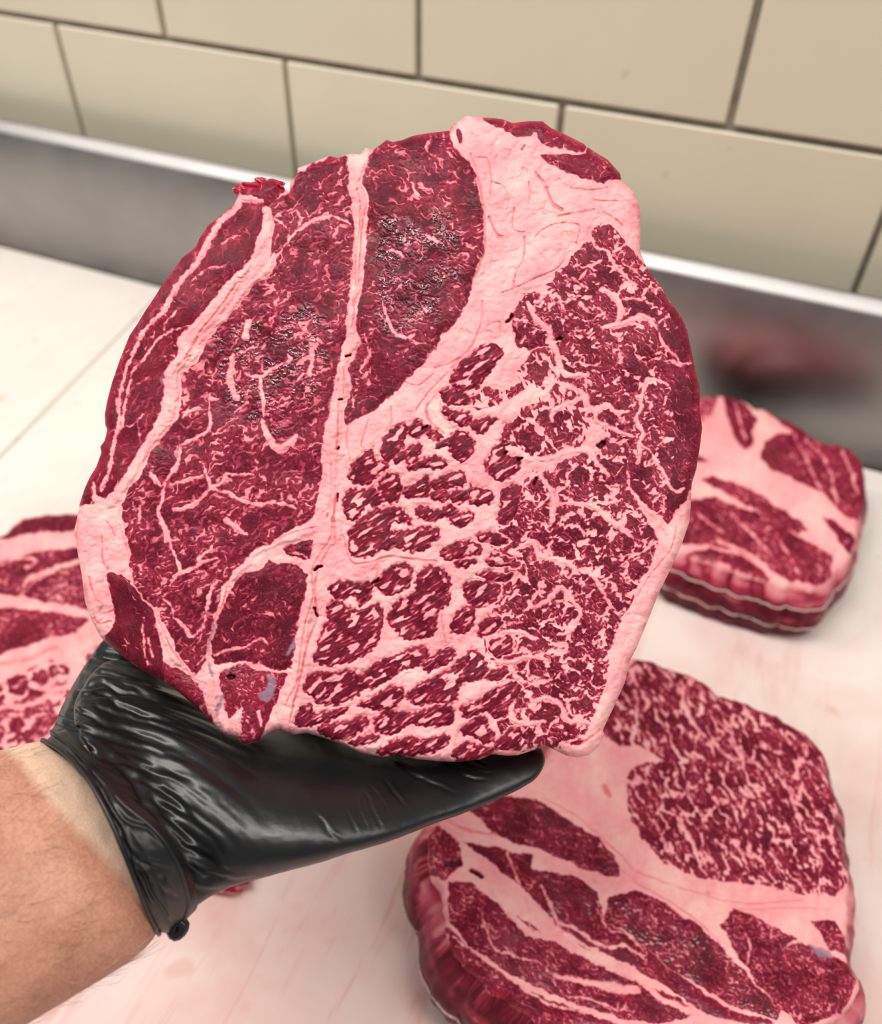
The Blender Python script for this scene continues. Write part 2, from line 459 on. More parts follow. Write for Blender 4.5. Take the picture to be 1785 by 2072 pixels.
    if spec.get('lobes'):
        bl = np.full(n, -60.0)
        xl_, yl_ = x + sc * (5 * w1x + 4.2 * w2x), y + sc * (5 * w1y + 4.2 * w2y)
        g = np.radians(-32); al = (x * np.cos(g) + y * np.sin(g)); pe = (-x * np.sin(g) + y * np.cos(g))
        fea = perlin(al / 26, pe / 6.5, 95) * 3.2 + perlin(al / 12, pe / 3.6, 96) * 1.5
        v = R(spec['lobe_f'], xl_, yl_) + fea * 0.8 + 1.0
        bl = v
        jj = np.clip(((y - R.y0) / R.st + .5).astype(int), 0, len(R.ys) - 1); ii = np.clip(((x - R.x0) / R.st + .5).astype(int), 0, len(R.xs) - 1)
        lid = np.where(v > 0, spec['lobe_id'][jj, ii], -1)
        stre = perlin(al / 34 + .5 * w1x, pe / 11 + .5 * w1y, 97); st2 = perlin(al / 17, pe / 5.0, 98)
        inner = sstep(0.12, 0.42, stre + 0.35 * st2) * sstep(2.5, 9, v) * 0.92
        inner = np.maximum(inner, 0.5 * sstep(0.25, 0.55, st2))
        lf = np.maximum(1 - sstep(-3.0, 3.2, v), inner)
        inside = v > -3.2
        lobev = np.where(R(spec['lobe_zone'], xp, yp) > 0, v, 60.0)
        inz = spec['lobe_zone']
        z = R(inz, xp, yp) > 0
        proc = np.where(np.isin(reg, spec['fill']) & (best > 0), np.maximum(fat, sstep(-1, -7, -v - 9)), 1.0)
        fat = np.where(z, np.minimum(np.where(inside, lf, 1.0), np.where(v < -4, proc, 1.0)), fat)
        tl = 0.44 + 0.50 * fbm(x / 24, y / 24, 83, 3) + 0.22 * perlin(al / 15, pe / 5, 84)
        tone = np.where(z & inside, tl, tone); wet = np.where(z & inside, 0.3, wet)
        fat = np.maximum(fat, np.where(z, fr, 0))
    mr = R(spec['mrib_f'], xr, yr)
    fat = fat * sstep(-1.8, 2.0, mr) if True else fat
    # raw edge: redder
    edge = sstep(16 * sc, 0, S) * (0.6 + 0.5 * w1x)
    tone = tone + 0.55 * edge * spec.get('edge', 1.0)
    fat = fat * (1 - 0.45 * edge * sstep(0.1, 0.5, fbm(x / 22 / sc, y / 22 / sc, 101) + 0.3) * spec.get('edge', 1.0))
    # fat creases
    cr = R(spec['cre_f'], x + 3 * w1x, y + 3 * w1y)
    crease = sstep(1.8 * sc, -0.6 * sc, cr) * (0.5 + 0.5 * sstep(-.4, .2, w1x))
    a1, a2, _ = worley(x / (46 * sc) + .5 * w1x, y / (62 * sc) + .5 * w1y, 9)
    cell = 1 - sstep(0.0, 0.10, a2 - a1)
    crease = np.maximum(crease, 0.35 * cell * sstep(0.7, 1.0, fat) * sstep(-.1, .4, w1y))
    sil = sstep(2.5 * sc, -2.5 * sc, R(spec['sil_f'], xr, yr))
    hol = sstep(2.0 * sc, -1.0 * sc, R(spec['hol_f'], xr, yr))
    wetz = R(spec['wet_f'], x, y)
    wet = np.maximum(wet, sstep(-15, 35, wetz + 14 * w1x) * (1 - 0.4 * fat) * (0.45 + 0.55 * sstep(-.25, .2, fbm(x / 40, y / 40, 119))))
    tone = tone - 0.18 * sstep(0, 60, wetz)
    ftone = 0.5 + 0.5 * fbm(x / 80 / sc, y / 80 / sc, 111)
    tone = np.where(fat > 0.6, ftone, tone)
    fat = fat * (1 - hol); tone = tone * (1 - hol)
    return dict(fat=np.clip(fat, 0, 1), tone=np.clip(tone, 0, 1), wet=np.clip(wet, 0, 1), silver=sil * 0.85, crease=np.clip(crease, 0, 1) * sstep(.5, .9, fat)), dict(reg=np.where(best > 0, reg, -1), lid=lid, hole=hol, best=best, rib=rib, lobev=lobev, cell=cell, dome=sstep(0, 0.5, a2 - a1), w1x=w1x, w1y=w1y, wetz=wetz, crs=crease)

def taper(Q, w, key):
    if key != 'ribs': return np.full(len(Q), w)
    n = len(Q); t = np.linspace(0, 1, n)
    rg = np.random.RandomState(int(abs(Q).sum()) % 9973)
    return w * (0.35 + 0.75 * np.sqrt(np.clip(np.sin(np.pi * (0.06 + 0.88 * t)), 0, 1))) * rg.uniform(0.7, 1.15, n)
def prepare(spec, rst=3.0):
    P = spec['outline']
    R = Raster(P[:, 0].min() - 30, P[:, 1].min() - 30, P[:, 0].max() + 30, P[:, 1].max() + 30, rst)
    spec['raster'] = R
    spec['out_f'] = R.poly(P, 40)
    spec['poly_f'] = [R.poly(m.P) for m in spec['muscles']]
    def lines(key):
        f = np.full(R.X.shape, 60.0)
        for (Q, w) in spec.get(key, []):
            Q = np.asarray(Q)
            ww = Q[:, 2] if Q.shape[1] > 2 else np.linspace(w[0], w[-1], len(Q)) if isinstance(w, (tuple, list)) else taper(Q, float(w), key)
            C = catmull(np.column_stack([Q[:, :2], ww]), 4) if len(Q) > 2 else np.column_stack([Q[:, :2], ww])
            R.line(f, C[:, :2], C[:, 2])
        return f
    spec['rib_f'] = lines('ribs'); spec['mrib_f'] = lines('meatribs'); spec['cre_f'] = lines('creases')
    sf = np.full(R.X.shape, 60.0)
    for Q in spec.get('silver', []): sf = np.minimum(sf, -R.poly(np.asarray(Q)))
    spec['sil_f'] = sf
    spec['hol_f'] = lines('holes')
    wf = np.full(R.X.shape, -60.0)
    for Q in spec.get('wetzones', []): wf = np.maximum(wf, R.poly(np.asarray(Q)))
    spec['wet_f'] = wf
    if spec.get('lobes'):
        f = np.full(R.X.shape, -60.0); idn = np.full(R.X.shape, -1)
        for i, Q in enumerate(spec['lobes']):
            v = R.poly(catmull(Q, 4, True), 20); k = v > f
            f = np.where(k, v, f); idn = np.where(k, i, idn)
        spec['lobe_f'], spec['lobe_id'] = f, idn
        z = np.full(R.X.shape, -60.0)
        for Q in spec['lobezones']: z = np.maximum(z, R.poly(Q))
        spec['lobe_zone'] = z
    return spec

STEAK_OUT = px('950,235 938,236 930,246 920,248 911,264 886,267 862,270 838,274 812,284 794,287 782,283 768,294 754,304 740,299 729,312 707,311 684,320 665,315 634,329 602,340 602,353 588,368 586,390 567,379 564,365 551,361 528,365 523,375 497,375 474,383 483,396 472,416 444,438 422,455 405,480 396,500 368,522 352,545 329,575 315,598 296,626 279,654 262,679 242,729 226,776 217,810 212,838 213,860 217,869 212,891 203,904 205,916 195,944 181,967 171,989 161,1020 156,1048 150,1075 156,1112 164,1156 168,1184 172,1218 184,1252 203,1288 223,1308 254,1333 290,1358 329,1378 352,1392 374,1411 402,1434 430,1462 453,1484 478,1493 495,1507 520,1501 542,1484 567,1477 593,1487 620,1483 656,1493 701,1509 729,1523 774,1532 802,1529 844,1536 886,1540 928,1542 970,1537 998,1526 1026,1529 1048,1528 1070,1521 1107,1509 1129,1521 1146,1529 1168,1533 1191,1528 1213,1509 1223,1487 1220,1477 1230,1456 1247,1420 1264,1383 1275,1336 1286,1316 1311,1257 1334,1198 1356,1154 1379,1103 1395,1056 1398,1020 1400,978 1409,950 1416,908 1421,866 1416,824 1416,782 1409,757 1401,718 1390,664 1379,642 1353,606 1334,575 1309,542 1295,508 1296,475 1296,438 1293,413 1283,390 1258,365 1255,351 1230,323 1199,304 1180,290 1146,273 1115,259 1098,245 1070,245 1037,249 1017,241 992,238 972,238')

m_rim = Muscle(cat_(px('588,375 560,352 520,355 465,375 465,410 395,475 300,600 220,740 195,870 160,980 150,1025 190,1020'),
    cD('190,1440 270,1460 330,1390 430,1200 500,1080 540,1000 600,880 640,760 650,640 660,530 740,430 780,310'),
    cA('800,1740 880,1640 960,1570 1040,1450 1150,1300 1250,1200 1310,1100 1320,1000 1360,880 1400,790')),
    vs=46, vt=0.042, ang=-60, an=2.5, sp=0.30, tone=0.48, wet=0.22)
m_left = Muscle(cat_(px('586,392 603,350 665,318 702,318 714,380 718,440 718,480 714,540 712,600 702,640 703,680 690,710 682,740 680,800 670,830 662,860 656,900 652,950 650,1000 640,1040 600,1070 560,1095 520,1110 490,1140 460,1180 440,1230 425,1290 415,1340 400,1362'),
    cG('850,1130 800,1060 740,930 680,800 590,650 480,540 430,450 400,330 410,250 390,180 350,60'),
    cD('340,1500 390,1400 480,1280 560,1130 650,1000 740,880 780,760 780,640 790,560 900,480 930,360 1000,280 1100,150 1200,60'),
    cA('1200,1480 1300,1340 1420,1200 1420,1000 1390,800 1440,740')),
    vs=44, vt=0.085, ang=-28, an=1.5, sp=0.5, tone=0.36, wet=0.34)
m_mid = Muscle(cat_(cB('720,385 830,290 1030,255 1200,230 1290,225 1300,330 1370,400 1430,470 1470,550 1500,680 1525,830 1530,980 1530,1120 1490,1210 1450,1330 1420,1450 1350,1590 1270,1690'),
    cE('1230,270 1180,370 1080,500 960,600 900,680 820,760 740,820 620,880 540,940 520,900 530,800 570,700 570,620 550,500 610,420 640,330 600,200 630,50'),
    cB('640,1450 670,1250 680,1050 690,880 700,750 660,600 680,450')),
    vs=44, vt=0.058, ang=8, an=1.4, sp=0.5, tone=0.34, wet=0.36)
m_t1 = Muscle(cC('80,125 150,120 240,130 310,160 430,145 530,145 600,200 700,250 830,310 840,350 820,390 720,370 640,360 560,345 520,320 500,240 470,230 440,270 380,280 300,260 200,210 130,170'), vs=34, vt=0.04, sp=0.3, tone=0.55)
m_t2 = Muscle(cC('510,410 560,400 700,400 830,400 850,350 900,370 1000,430 1100,530 1110,580 1040,600 960,615 860,590 760,550 680,520 600,480'), vs=30, vt=0.05, sp=0.4, tone=0.5)
m_ll = Muscle(cG('235,400 270,385 330,400 400,450 450,520 520,600 560,640 590,720 610,850 640,1000 655,1080 640,1180 500,1110 260,930 225,850 290,760 300,690 270,560'), vs=70, vt=0.02, ang=70, an=2.2, sp=0.1, tone=0.36, wet=0.28)
m_lb = Muscle(cG('650,1030 740,1080 850,1150 930,1190 960,1280 980,1400 1000,1480 900,1390 720,1235 640,1180'), vs=40, vt=0.05, sp=0.3, tone=0.55)
m_bc = Muscle(cG('1400,310 1520,320 1620,350 1680,400 1695,480 1690,560 1650,640 1630,720 1630,820 1590,920 1600,1000 1590,1070 1500,1100 1420,1080 1340,1040 1280,1040 1150,1030 1020,1050 980,980 1000,870 1050,680 1100,560 1200,420 1230,380 1330,380'), vs=34, vt=0.05, ang=-35, an=1.4, sp=0.35, tone=0.3, wet=0.3)
m_bs = Muscle(cG('1510,210 1640,160 1750,150 1770,210 1740,280 1650,300 1560,260'), vs=26, vt=0.05, ang=15, an=1.8, sp=0.4, tone=0.32)
m_bb = Muscle(cG('1070,1090 1200,1040 1340,1100 1440,1090 1540,1130 1510,1200 1420,1400 1390,1490 1340,1590 1220,1630 1180,1570 1190,1400 1110,1440 1090,1300 1050,1200'), vs=34, vt=0.07, sp=0.5, tone=0.55)
m_rt = Muscle(cat_(cC('930,905 1000,910 1070,950 1130,1040 1190,1110 1260,1200'), px('1312,535 1338,570 1385,640 1396,664 1408,718 1416,757 1424,824 1428,866 1422,908 1415,950 1404,978'),
    cF('1590,1370 1540,1480 1440,1640 1380,1610 1250,1520 1180,1420 1140,1260 1160,1100 1230,1020 1190,960 1060,940 930,900 920,830 850,760 840,570 720,560 650,510 630,410 560,350 440,390 340,370 315,280 310,200'),
    cC('320,1560 350,1480 400,1410 480,1400 520,1430 590,1400 540,1350 600,1310 630,1240 720,1200 740,1130 830,1050 890,1020 880,960')),
    vs=30, vt=0.055, ang=48, an=1.7, sp=0.5, tone=0.36, wet=0.28, cells=40, gap=0.08)
m_re = Muscle(cF('1140,380 1300,280 1380,60 1470,0 1580,130 1620,240 1680,500 1720,800 1720,1000 1680,1250 1610,1390 1540,1490 1440,1640 1380,1600 1300,1350 1250,1060 1280,960 1240,800 1260,700 1300,620 1230,520'), vs=30, vt=0.035, ang=52, an=1.9, sp=0.3, tone=0.32, wet=0.18)
m_rb = Muscle(cat_(cF('440,1260 520,1280 700,1170 860,1130 930,1130 1000,1000 930,900 1060,940 1190,960 1230,1020 1160,1100 1140,1260 1170,1400 1230,1530 1340,1700 1360,1785'),
    cI('1370,130 1340,270 1280,380 1210,480 1160,640 1100,700 1070,820 1040,880 990,960 1000,1050 990,1150 950,1300 890,1420 870,1490 840,1560 820,1620 700,1640 600,1660 560,1640 430,1680 250,1650 200,1480 200,1200 120,1000 100,800 180,600 200,440 200,250 130,170 200,60')),
    vs=30, vt=0.06, ang=40, an=1.35, sp=0.5, tone=0.30, wet=0.28, cells=36, gap=0.145)
m_rf = Muscle(cF('0,690 100,640 240,690 330,620 340,560 400,480 440,400 560,360 630,420 640,520 700,580 830,590 850,760 920,840 920,900 860,960 800,1110 700,1140 600,1180 460,1160 330,1080 260,1040 240,960 330,880 380,800 500,760 520,680 430,640 300,740 150,800 20,800'),
    vs=30, vt=0.06, ang=-40, an=1.3, sp=0.5, tone=0.42, wet=0.3, cells=42, gap=0.20)

def lobes(c, t): return [c(s) for s in t.strip().split('\n')]
LOBES = lobes(cE, '''990,940 1020,900 1060,895 1100,930 1105,980 1060,1020 1010,1010
905,930 960,915 985,950 960,1040 930,1120 860,1180 810,1180 785,1120 800,1050 850,970
1110,960 1150,945 1230,1000 1210,1040 1150,1035
1180,1100 1200,1060 1280,1020 1340,975 1410,980 1450,1030 1460,1090 1430,1150 1380,1195 1320,1180 1290,1110 1240,1090
720,1100 740,1150 780,1190 840,1200 830,1250 780,1280 740,1330 650,1360 580,1350 550,1300 590,1220 640,1150
885,1190 900,1140 960,1120 1030,1070 1080,1080 1080,1140 1030,1200 1060,1230 1010,1265 990,1240 960,1180 910,1215
1040,1190 1130,1160 1200,1155 1250,1190 1250,1230 1180,1240 1080,1240
860,1275 910,1290 935,1360 930,1450 880,1490 800,1480 730,1520 710,1480 760,1400 800,1310
530,1430 570,1385 640,1400 740,1380 740,1430 690,1500 620,1590 570,1615 525,1560 515,1490
960,1390 1040,1350 1060,1320 1130,1300 1140,1400 1110,1450 1000,1455 950,1430
1140,1330 1250,1290 1340,1260 1395,1280 1395,1350 1300,1380 1180,1390
1150,1430 1200,1400 1260,1410 1290,1450 1240,1480 1180,1470
1300,1440 1340,1400 1410,1400 1420,1450 1360,1495 1310,1480
1430,1380 1470,1370 1580,1410 1600,1470 1520,1510 1440,1500 1420,1450
1040,1540 1120,1510 1180,1540 1280,1510 1350,1530 1340,1570 1240,1590 1140,1620 1060,1590
1290,1600 1400,1550 1460,1570 1450,1620 1360,1660 1300,1640
1290,620 1320,530 1430,430 1560,340 1650,360 1670,410 1640,470 1560,560 1500,650 1420,680 1340,670
1215,690 1300,660 1400,700 1440,740 1400,780 1330,790 1240,760
1240,790 1330,830 1420,830 1430,900 1380,940 1300,890 1230,850
1460,730 1520,700 1620,700 1660,730 1560,780 1490,810 1450,780
1450,900 1540,870 1640,880 1600,910 1560,960 1500,990 1440,950
1680,940 1700,910 1760,930 1790,990 1740,1060 1660,1070
1560,1180 1620,1070 1690,1080 1700,1140 1780,1150 1790,1200 1740,1300 1660,1330 1600,1300 1545,1260
1650,1540 1660,1400 1780,1360 1800,1420 1780,1560 1680,1640 1610,1600''')
LOBES += lobes(cH, '''570,80 640,0 690,-40 760,-70 860,-90 940,-70 1010,0 1000,50 930,30 870,20 860,90 910,90 1000,80 1090,60 1210,70 1200,130 1130,200 1060,240 900,215 780,230 680,275 620,280 555,230 560,140
1215,240 1290,190 1400,160 1500,190 1520,250 1400,270 1280,300 1230,280
1320,310 1420,290 1470,310 1400,350 1340,350
750,470 800,400 870,350 950,315 1010,340 1010,430 960,520 880,550 800,530
1060,400 1110,345 1210,350 1280,420 1290,500 1240,540 1140,560 1080,510 1040,470
850,660 920,590 1030,530 1080,480 1180,540 1290,540 1270,610 1200,680 1190,790 1120,860 1050,870 970,870 890,800 840,720
420,500 500,445 600,460 720,450 730,500 680,600 640,620 600,560 530,570 450,570
400,620 480,590 600,660 780,610 800,700 770,880 690,970 560,1030 420,1060 300,1030 320,950 350,830 400,740
250,1150 330,1100 470,1110 590,1090 640,1150 650,1240 560,1300 440,1340 320,1340 300,1280 230,1250
190,1400 220,1350 300,1340 280,1400 420,1390 560,1350 500,1420 350,1480 220,1500 170,1480
640,1150 720,1050 850,1000 950,960 1060,930 1130,930 1110,1020 1000,1080 880,1130 800,1190 700,1230 650,1210
1090,1050 1150,990 1240,940 1320,950 1300,1030 1200,1070 1130,1110
620,1340 720,1290 850,1210 940,1210 960,1270 900,1350 800,1380 700,1370
330,1500 500,1470 680,1430 700,1480 600,1560 480,1590 380,1560
740,1470 800,1390 900,1390 990,1400 1100,1380 1250,1340 1320,1390 1280,1480 1100,1500 1000,1480 880,1560 780,1540
990,1260 1080,1180 1200,1140 1330,1040 1430,950 1490,960 1555,1060 1520,1150 1420,1180 1350,1220 1320,1330 1200,1320 1080,1340 1000,1320
550,1600 700,1560 780,1560 740,1620 620,1640
760,1680 900,1600 1000,1580 1080,1590 1240,1560 1290,1580 1260,1640 1100,1700 950,1710 820,1710
1370,1520 1450,1450 1540,1430 1560,1500 1620,1560 1560,1620 1460,1580 1380,1560
1380,520 1400,460 1500,450 1630,480 1640,560 1540,620 1480,640 1420,600
1290,800 1340,680 1420,630 1480,660 1450,760 1380,830
1480,830 1540,720 1640,700 1660,760 1600,820 1520,850
1570,920 1620,850 1700,840 1740,890 1700,980 1620,1000
1470,400 1560,375 1700,390 1760,410 1650,450 1560,440
1480,120 1560,90 1640,110 1700,170 1640,190 1560,170 1500,160
1540,300 1600,255 1680,270 1770,310 1780,350 1660,340 1570,340
1360,1380 1500,1310 1600,1230 1760,1180 1800,1250 1700,1330 1560,1380 1420,1430
1570,1370 1650,1350 1720,1330 1720,1400 1640,1440 1590,1420
1540,1150 1600,1090 1690,1070 1700,1110 1620,1160
1600,1650 1680,1560 1780,1500 1820,1600 1720,1690
1300,1690 1400,1620 1560,1650 1600,1690 1480,1740 1350,1750''')
LOBEZONE = [cat_(cE('1560,330 1430,400 1300,520 1280,620 1180,680 1110,800 1120,900 1030,880 930,900 830,960 720,1080 630,1130 540,1290 520,1400 500,1520 550,1640 580,1660'),
    cH('540,100 540,240 600,300 420,470 390,640 340,830 280,1000 230,1150 190,1350 150,1480 180,1540 380,1600 640,1720 900,1740 1300,1790 1560,1750'),
    cI('170,1700 350,1650 420,1480 330,1300 440,1180 380,1040 500,980 380,820 420,600 350,440 480,300 430,170 300,60'),
    cF('300,1700 440,1260 440,1180 330,1080 260,1040 240,960 330,880 380,800 300,740 150,800 20,800 100,640 240,640 250,370 130,320'))]

def ln(c, t, w=6): return (c(t), w)
RIBS = [
 # long left seam and its second strand (x,y,width)
 (px('538,424,14 545,452,24 534,483,26 522,508,14 506,536,16 480,567,26 452,606,36 419,648,36 385,682,34 374,694,34 377,718,30 357,740,30 346,760,30 349,790,33 343,824,36 332,855,34 310,886,28 290,919,24 270,953,22 245,992,24 226,1017,28'), 0),
 (px('553,516,12 542,547,22 511,572,10 486,598,14 458,640,12 433,662,12 402,693,12 399,712,14 382,737,10 363,757,10'), 0),
 # central seam
 (px('711,334,10 715,368,22 721,402,24 726,441,24 728,469,24 724,508,23 724,550,24 719,592,24 712,626,22 711,642,20 710,670,26 715,692,30 707,718,22 693,734,18 690,762,26 691,790,32 682,813,22 679,838,28 673,866,36 668,902,34 668,950,36 665,992,36 659,1034,46 668,1076,60 656,1092,44 642,1134,30 634,1162,24 631,1204,26 620,1246,28 612,1296,26 603,1344,26 592,1400,30 581,1442,38 575,1470,46'), 0),
 (px('743,304,12 735,334,12 726,362,12'), 0),
 (px('726,684,6 718,720,6 701,746,5 707,782,8 696,807,8 687,852,14 684,894,14'), 0),
 (px('650,1060,40 634,1066,30 592,1085,30 558,1101,16 542,1109,12 514,1123,12 486,1156,18 458,1190,16 447,1229,10 436,1260,8 425,1302,8 419,1330,8'), 0),
 ln(cB, '0,1180 100,1050 200,940 330,870 450,850 570,900', 8),
 ln(cA, '1530,930 1500,900 1460,860 1480,820 1560,800 1620,820 1640,870 1610,930', 6),
 ln(cA, '1200,710 1150,800 1050,900 960,1050 900,1170 800,1280 700,1430 620,1560 540,1640 480,1730', (16, 8)),
 ln(cA, '1360,740 1250,720 1180,740', 14),
 ln(cD, '500,260 430,400 380,520 340,660 320,800 320,920 290,1050 270,1150 250,1250 200,1400', (7, 9)),
 ln(cD, '420,540 400,640 370,750 350,870 320,1000', 6),
 ln(cD, '140,1350 150,1450 200,1480', 12),
 ln(cD, '860,200 720,240 620,290 520,420 430,540', 5), ln(cD, '750,80 660,190 640,240', 5),
 ln(cD, '350,940 430,920 520,840', 5), ln(cD, '540,580 440,640', 4), ln(cD, '470,900 470,1010', 4),
 ln(cA, '1040,1060 1120,1010 1200,990', 4), ln(cA, '840,1320 960,1230 1090,1210', 4),
 # veins of the big left muscle
 ln(cD, '690,1360 830,1320 940,1300', 8), ln(cD, '930,1200 960,1300 990,1370 1080,1330 1120,1280 1300,1290', 8),
 ln(cD, '990,1385 900,1470 800,1530 720,1540', 12), ln(cD, '990,1390 1120,1420 1200,1470 1320,1500 1500,1490 1600,1530', 9),
 ln(cD, '650,1340 640,1450 600,1540 640,1640 660,1780', 9), ln(cD, '640,1360 740,1220 770,1090', 8),
 ln(cD, '750,1080 870,1020 980,950 970,740', 7), ln(cD, '1150,420 1130,600 1170,740', 14),
 ln(cD, '1350,590 1360,740 1370,860', 10), ln(cD, '1240,550 1350,585 1430,510 1560,470 1540,420', 8), ln(cD, '1150,830 1250,770', 8),
 ln(cD, '1360,900 1430,1060 1500,1100 1570,1050 1600,1000', 16), ln(cD, '1700,560 1730,440', 14), ln(cD, '1240,290 1260,180', 20),
 ln(cD, '970,740 1050,730', 10), ln(cD, '780,860 900,800', 16), ln(cD, '1400,830 1540,770', 8), ln(cD, '1580,620 1660,560', 8),
 ln(cD, '560,1280 620,1360', 14), ln(cD, '1080,1610 1180,1690', 12), ln(cD, '480,1500 470,1640', 10),
 ln(cG, '650,40 700,180 740,290 770,390', 8), ln(cG, '700,440 770,390 900,330 1020,280', 8), ln(cG, '1040,440 980,520 960,680 920,800', 8),
 ln(cG, '1100,0 1180,70 1240,100', 14), ln(cG, '720,700 800,780 850,850 940,750', 7), ln(cG, '1000,180 900,300 920,230', 7), ln(cG, '620,560 700,620 720,700', 6),
 ln(cE, '500,700 420,760 440,1100', 1),
 # fat wedge lower left
 (np.array([[315, 1230, 8], [324, 1274, 16], [340, 1302, 22], [352, 1330, 22], [374, 1352, 14], [391, 1369, 8], [410, 1390, 12], [425, 1440, 14]], float), 0),
 ln(cG, '500,710 500,860 530,1060', 5), ln(cG, '540,860 560,990', 8),
 ln(cG, '980,980 1000,1150 1040,1420 1100,1560', (8, 22)), ln(cG, '1060,1100 1150,1050 1280,1040', 8), ln(cG, '1330,1040 1420,1090 1530,1110 1600,1090', 9),
 ln(cG, '1210,1370 1180,1440 1190,1560', 14), ln(cG, '1330,1390 1350,1480', 12), ln(cG, '1250,1450 1300,1560', 6), ln(cG, '1000,980 1100,950 1240,920 1350,860 1400,900', 6), ln(cG, '1560,240 1640,250 1700,300', 5),
 # middle muscle
 ln(cB, '1150,260 1120,350 1150,400 1220,440', 6), ln(cB, '1010,590 1040,680 1100,710', 6), ln(cB, '1110,990 1180,1020 1240,1040', 9), ln(cB, '850,1100 920,1110 950,1140', 5),
 ln(cE, '800,30 820,100 840,190 900,260 970,300 1030,270', 8), ln(cE, '980,290 1040,330 1120,345', 5), ln(cE, '670,270 700,420 650,500 640,540 700,590', 5), ln(cE, '740,250 690,300', 4), ln(cE, '580,700 590,800', 6),
 # right muscle, upper
 ln(cC, '890,1040 930,1080 1000,1110 1050,1200 1150,1310 1210,1370', 8), ln(cC, '1110,1190 1190,1240 1270,1310', 6), ln(cC, '740,1290 850,1370', 8),
 ln(cC, '950,1380 1040,1420 1080,1470 1090,1560 1060,1610', 14), ln(cC, '1080,1440 1200,1440 1330,1480', 6), ln(cC, '640,1430 690,1540', 10), ln(cC, '800,1480 850,1530', 14), ln(cC, '560,1420 480,1460', 12),
 ln(cF, '960,220 1120,195 1250,150 1350,210', 12), ln(cF, '1350,210 1390,320 1480,420 1530,490 1600,480', 6),
 ln(cF, '430,60 490,160 560,230 600,330 640,420 650,520 720,570 840,570', (12, 14)), ln(cF, '560,590 700,640 830,700 850,770 920,830 990,780 1060,840 1140,830', 13),
 ln(cF, '1200,720 1240,700 1280,610 1340,600 1440,640', 10), ln(cF, '1240,700 1240,800 1200,880 1260,980 1230,1060 1220,1200', 10),
 ln(cF, '1240,1060 1310,1130 1400,1270 1470,1400 1550,1390', 9), ln(cF, '1400,1560 1410,1440', 6), ln(cF, '920,830 920,910 1060,960 1200,1010', 8),
 ln(cF, '400,1180 560,1180 720,1120 860,1120 930,1200 1000,1290', (18, 8)), ln(cF, '590,1500 830,1500 960,1560 1060,1650 1180,1740', 12), ln(cF, '500,1280 600,1420 600,1560 590,1640', 12),
 ln(cF, '1140,1260 1170,1400 1250,1510 1350,1600 1420,1700', (6, 16)), ln(cF, '640,580 560,680 520,760', 10), ln(cF, '840,720 700,780 600,830 590,900', 12), ln(cF, '1040,410 1100,470', 6),
 ln(cF, '1400,460 1480,480 1530,500', 6), ln(cF, '640,1500 640,1400 700,1370', 8),
 # right muscle, lower
 ln(cI, '380,190 470,170 500,260 640,290 720,330 800,370 880,400 950,500 1030,640', (14, 8)), ln(cI, '420,600 470,640 560,590 640,500 700,520 770,620 800,680 740,800 640,830', 10),
 ln(cI, '120,860 260,830 360,820 480,860', 12), ln(cI, '150,1030 300,1040 400,1000 560,1010', 13), ln(cI, '300,1090 340,1150 480,1200', 10),
 ln(cI, '460,1310 560,1300 660,1350 690,1440 760,1460 860,1480', 14), ln(cI, '330,1300 300,1440 440,1480 540,1460', 12), ln(cI, '880,400 850,360 760,370', 10), ln(cI, '640,1500 700,1560', 5),
]
MEATRIBS = [ln(cB, '1350,235 1358,310', 9)]
RIBS += [ln(cB, '1290,190 1300,280 1340,350 1390,360 1425,310 1400,220', 7), ln(cB, '1370,370 1430,450 1480,540', 7)]
HOLES = [ln(cC, '1720,1600 1700,1630', 0), ln(cF, '930,1090 970,1060', 9), ln(cF, '270,185 300,165 310,130', 4), ln(cF, '470,1360 485,1320', 4), ln(cF, '260,1135 270,1130', 4), ln(cF, '350,1175 370,1172', 5), ln(cF, '630,310 660,300', 4),
 ln(cE, '1100,960 1125,935', 3), ln(cE, '1690,1130 1700,1125', 4), ln(cE, '470,1100 485,1085', 3), ln(cE, '475,1420 475,1480', 3), ln(cG, '1120,1145 1145,1140', 7), ln(cH, '310,365 350,340', 5), ln(cH, '730,455 775,430', 4), ln(cH, '310,640 325,700', 4), ln(cE, '530,430 570,420', 3), ln(cE, '485,740 510,735', 3)]
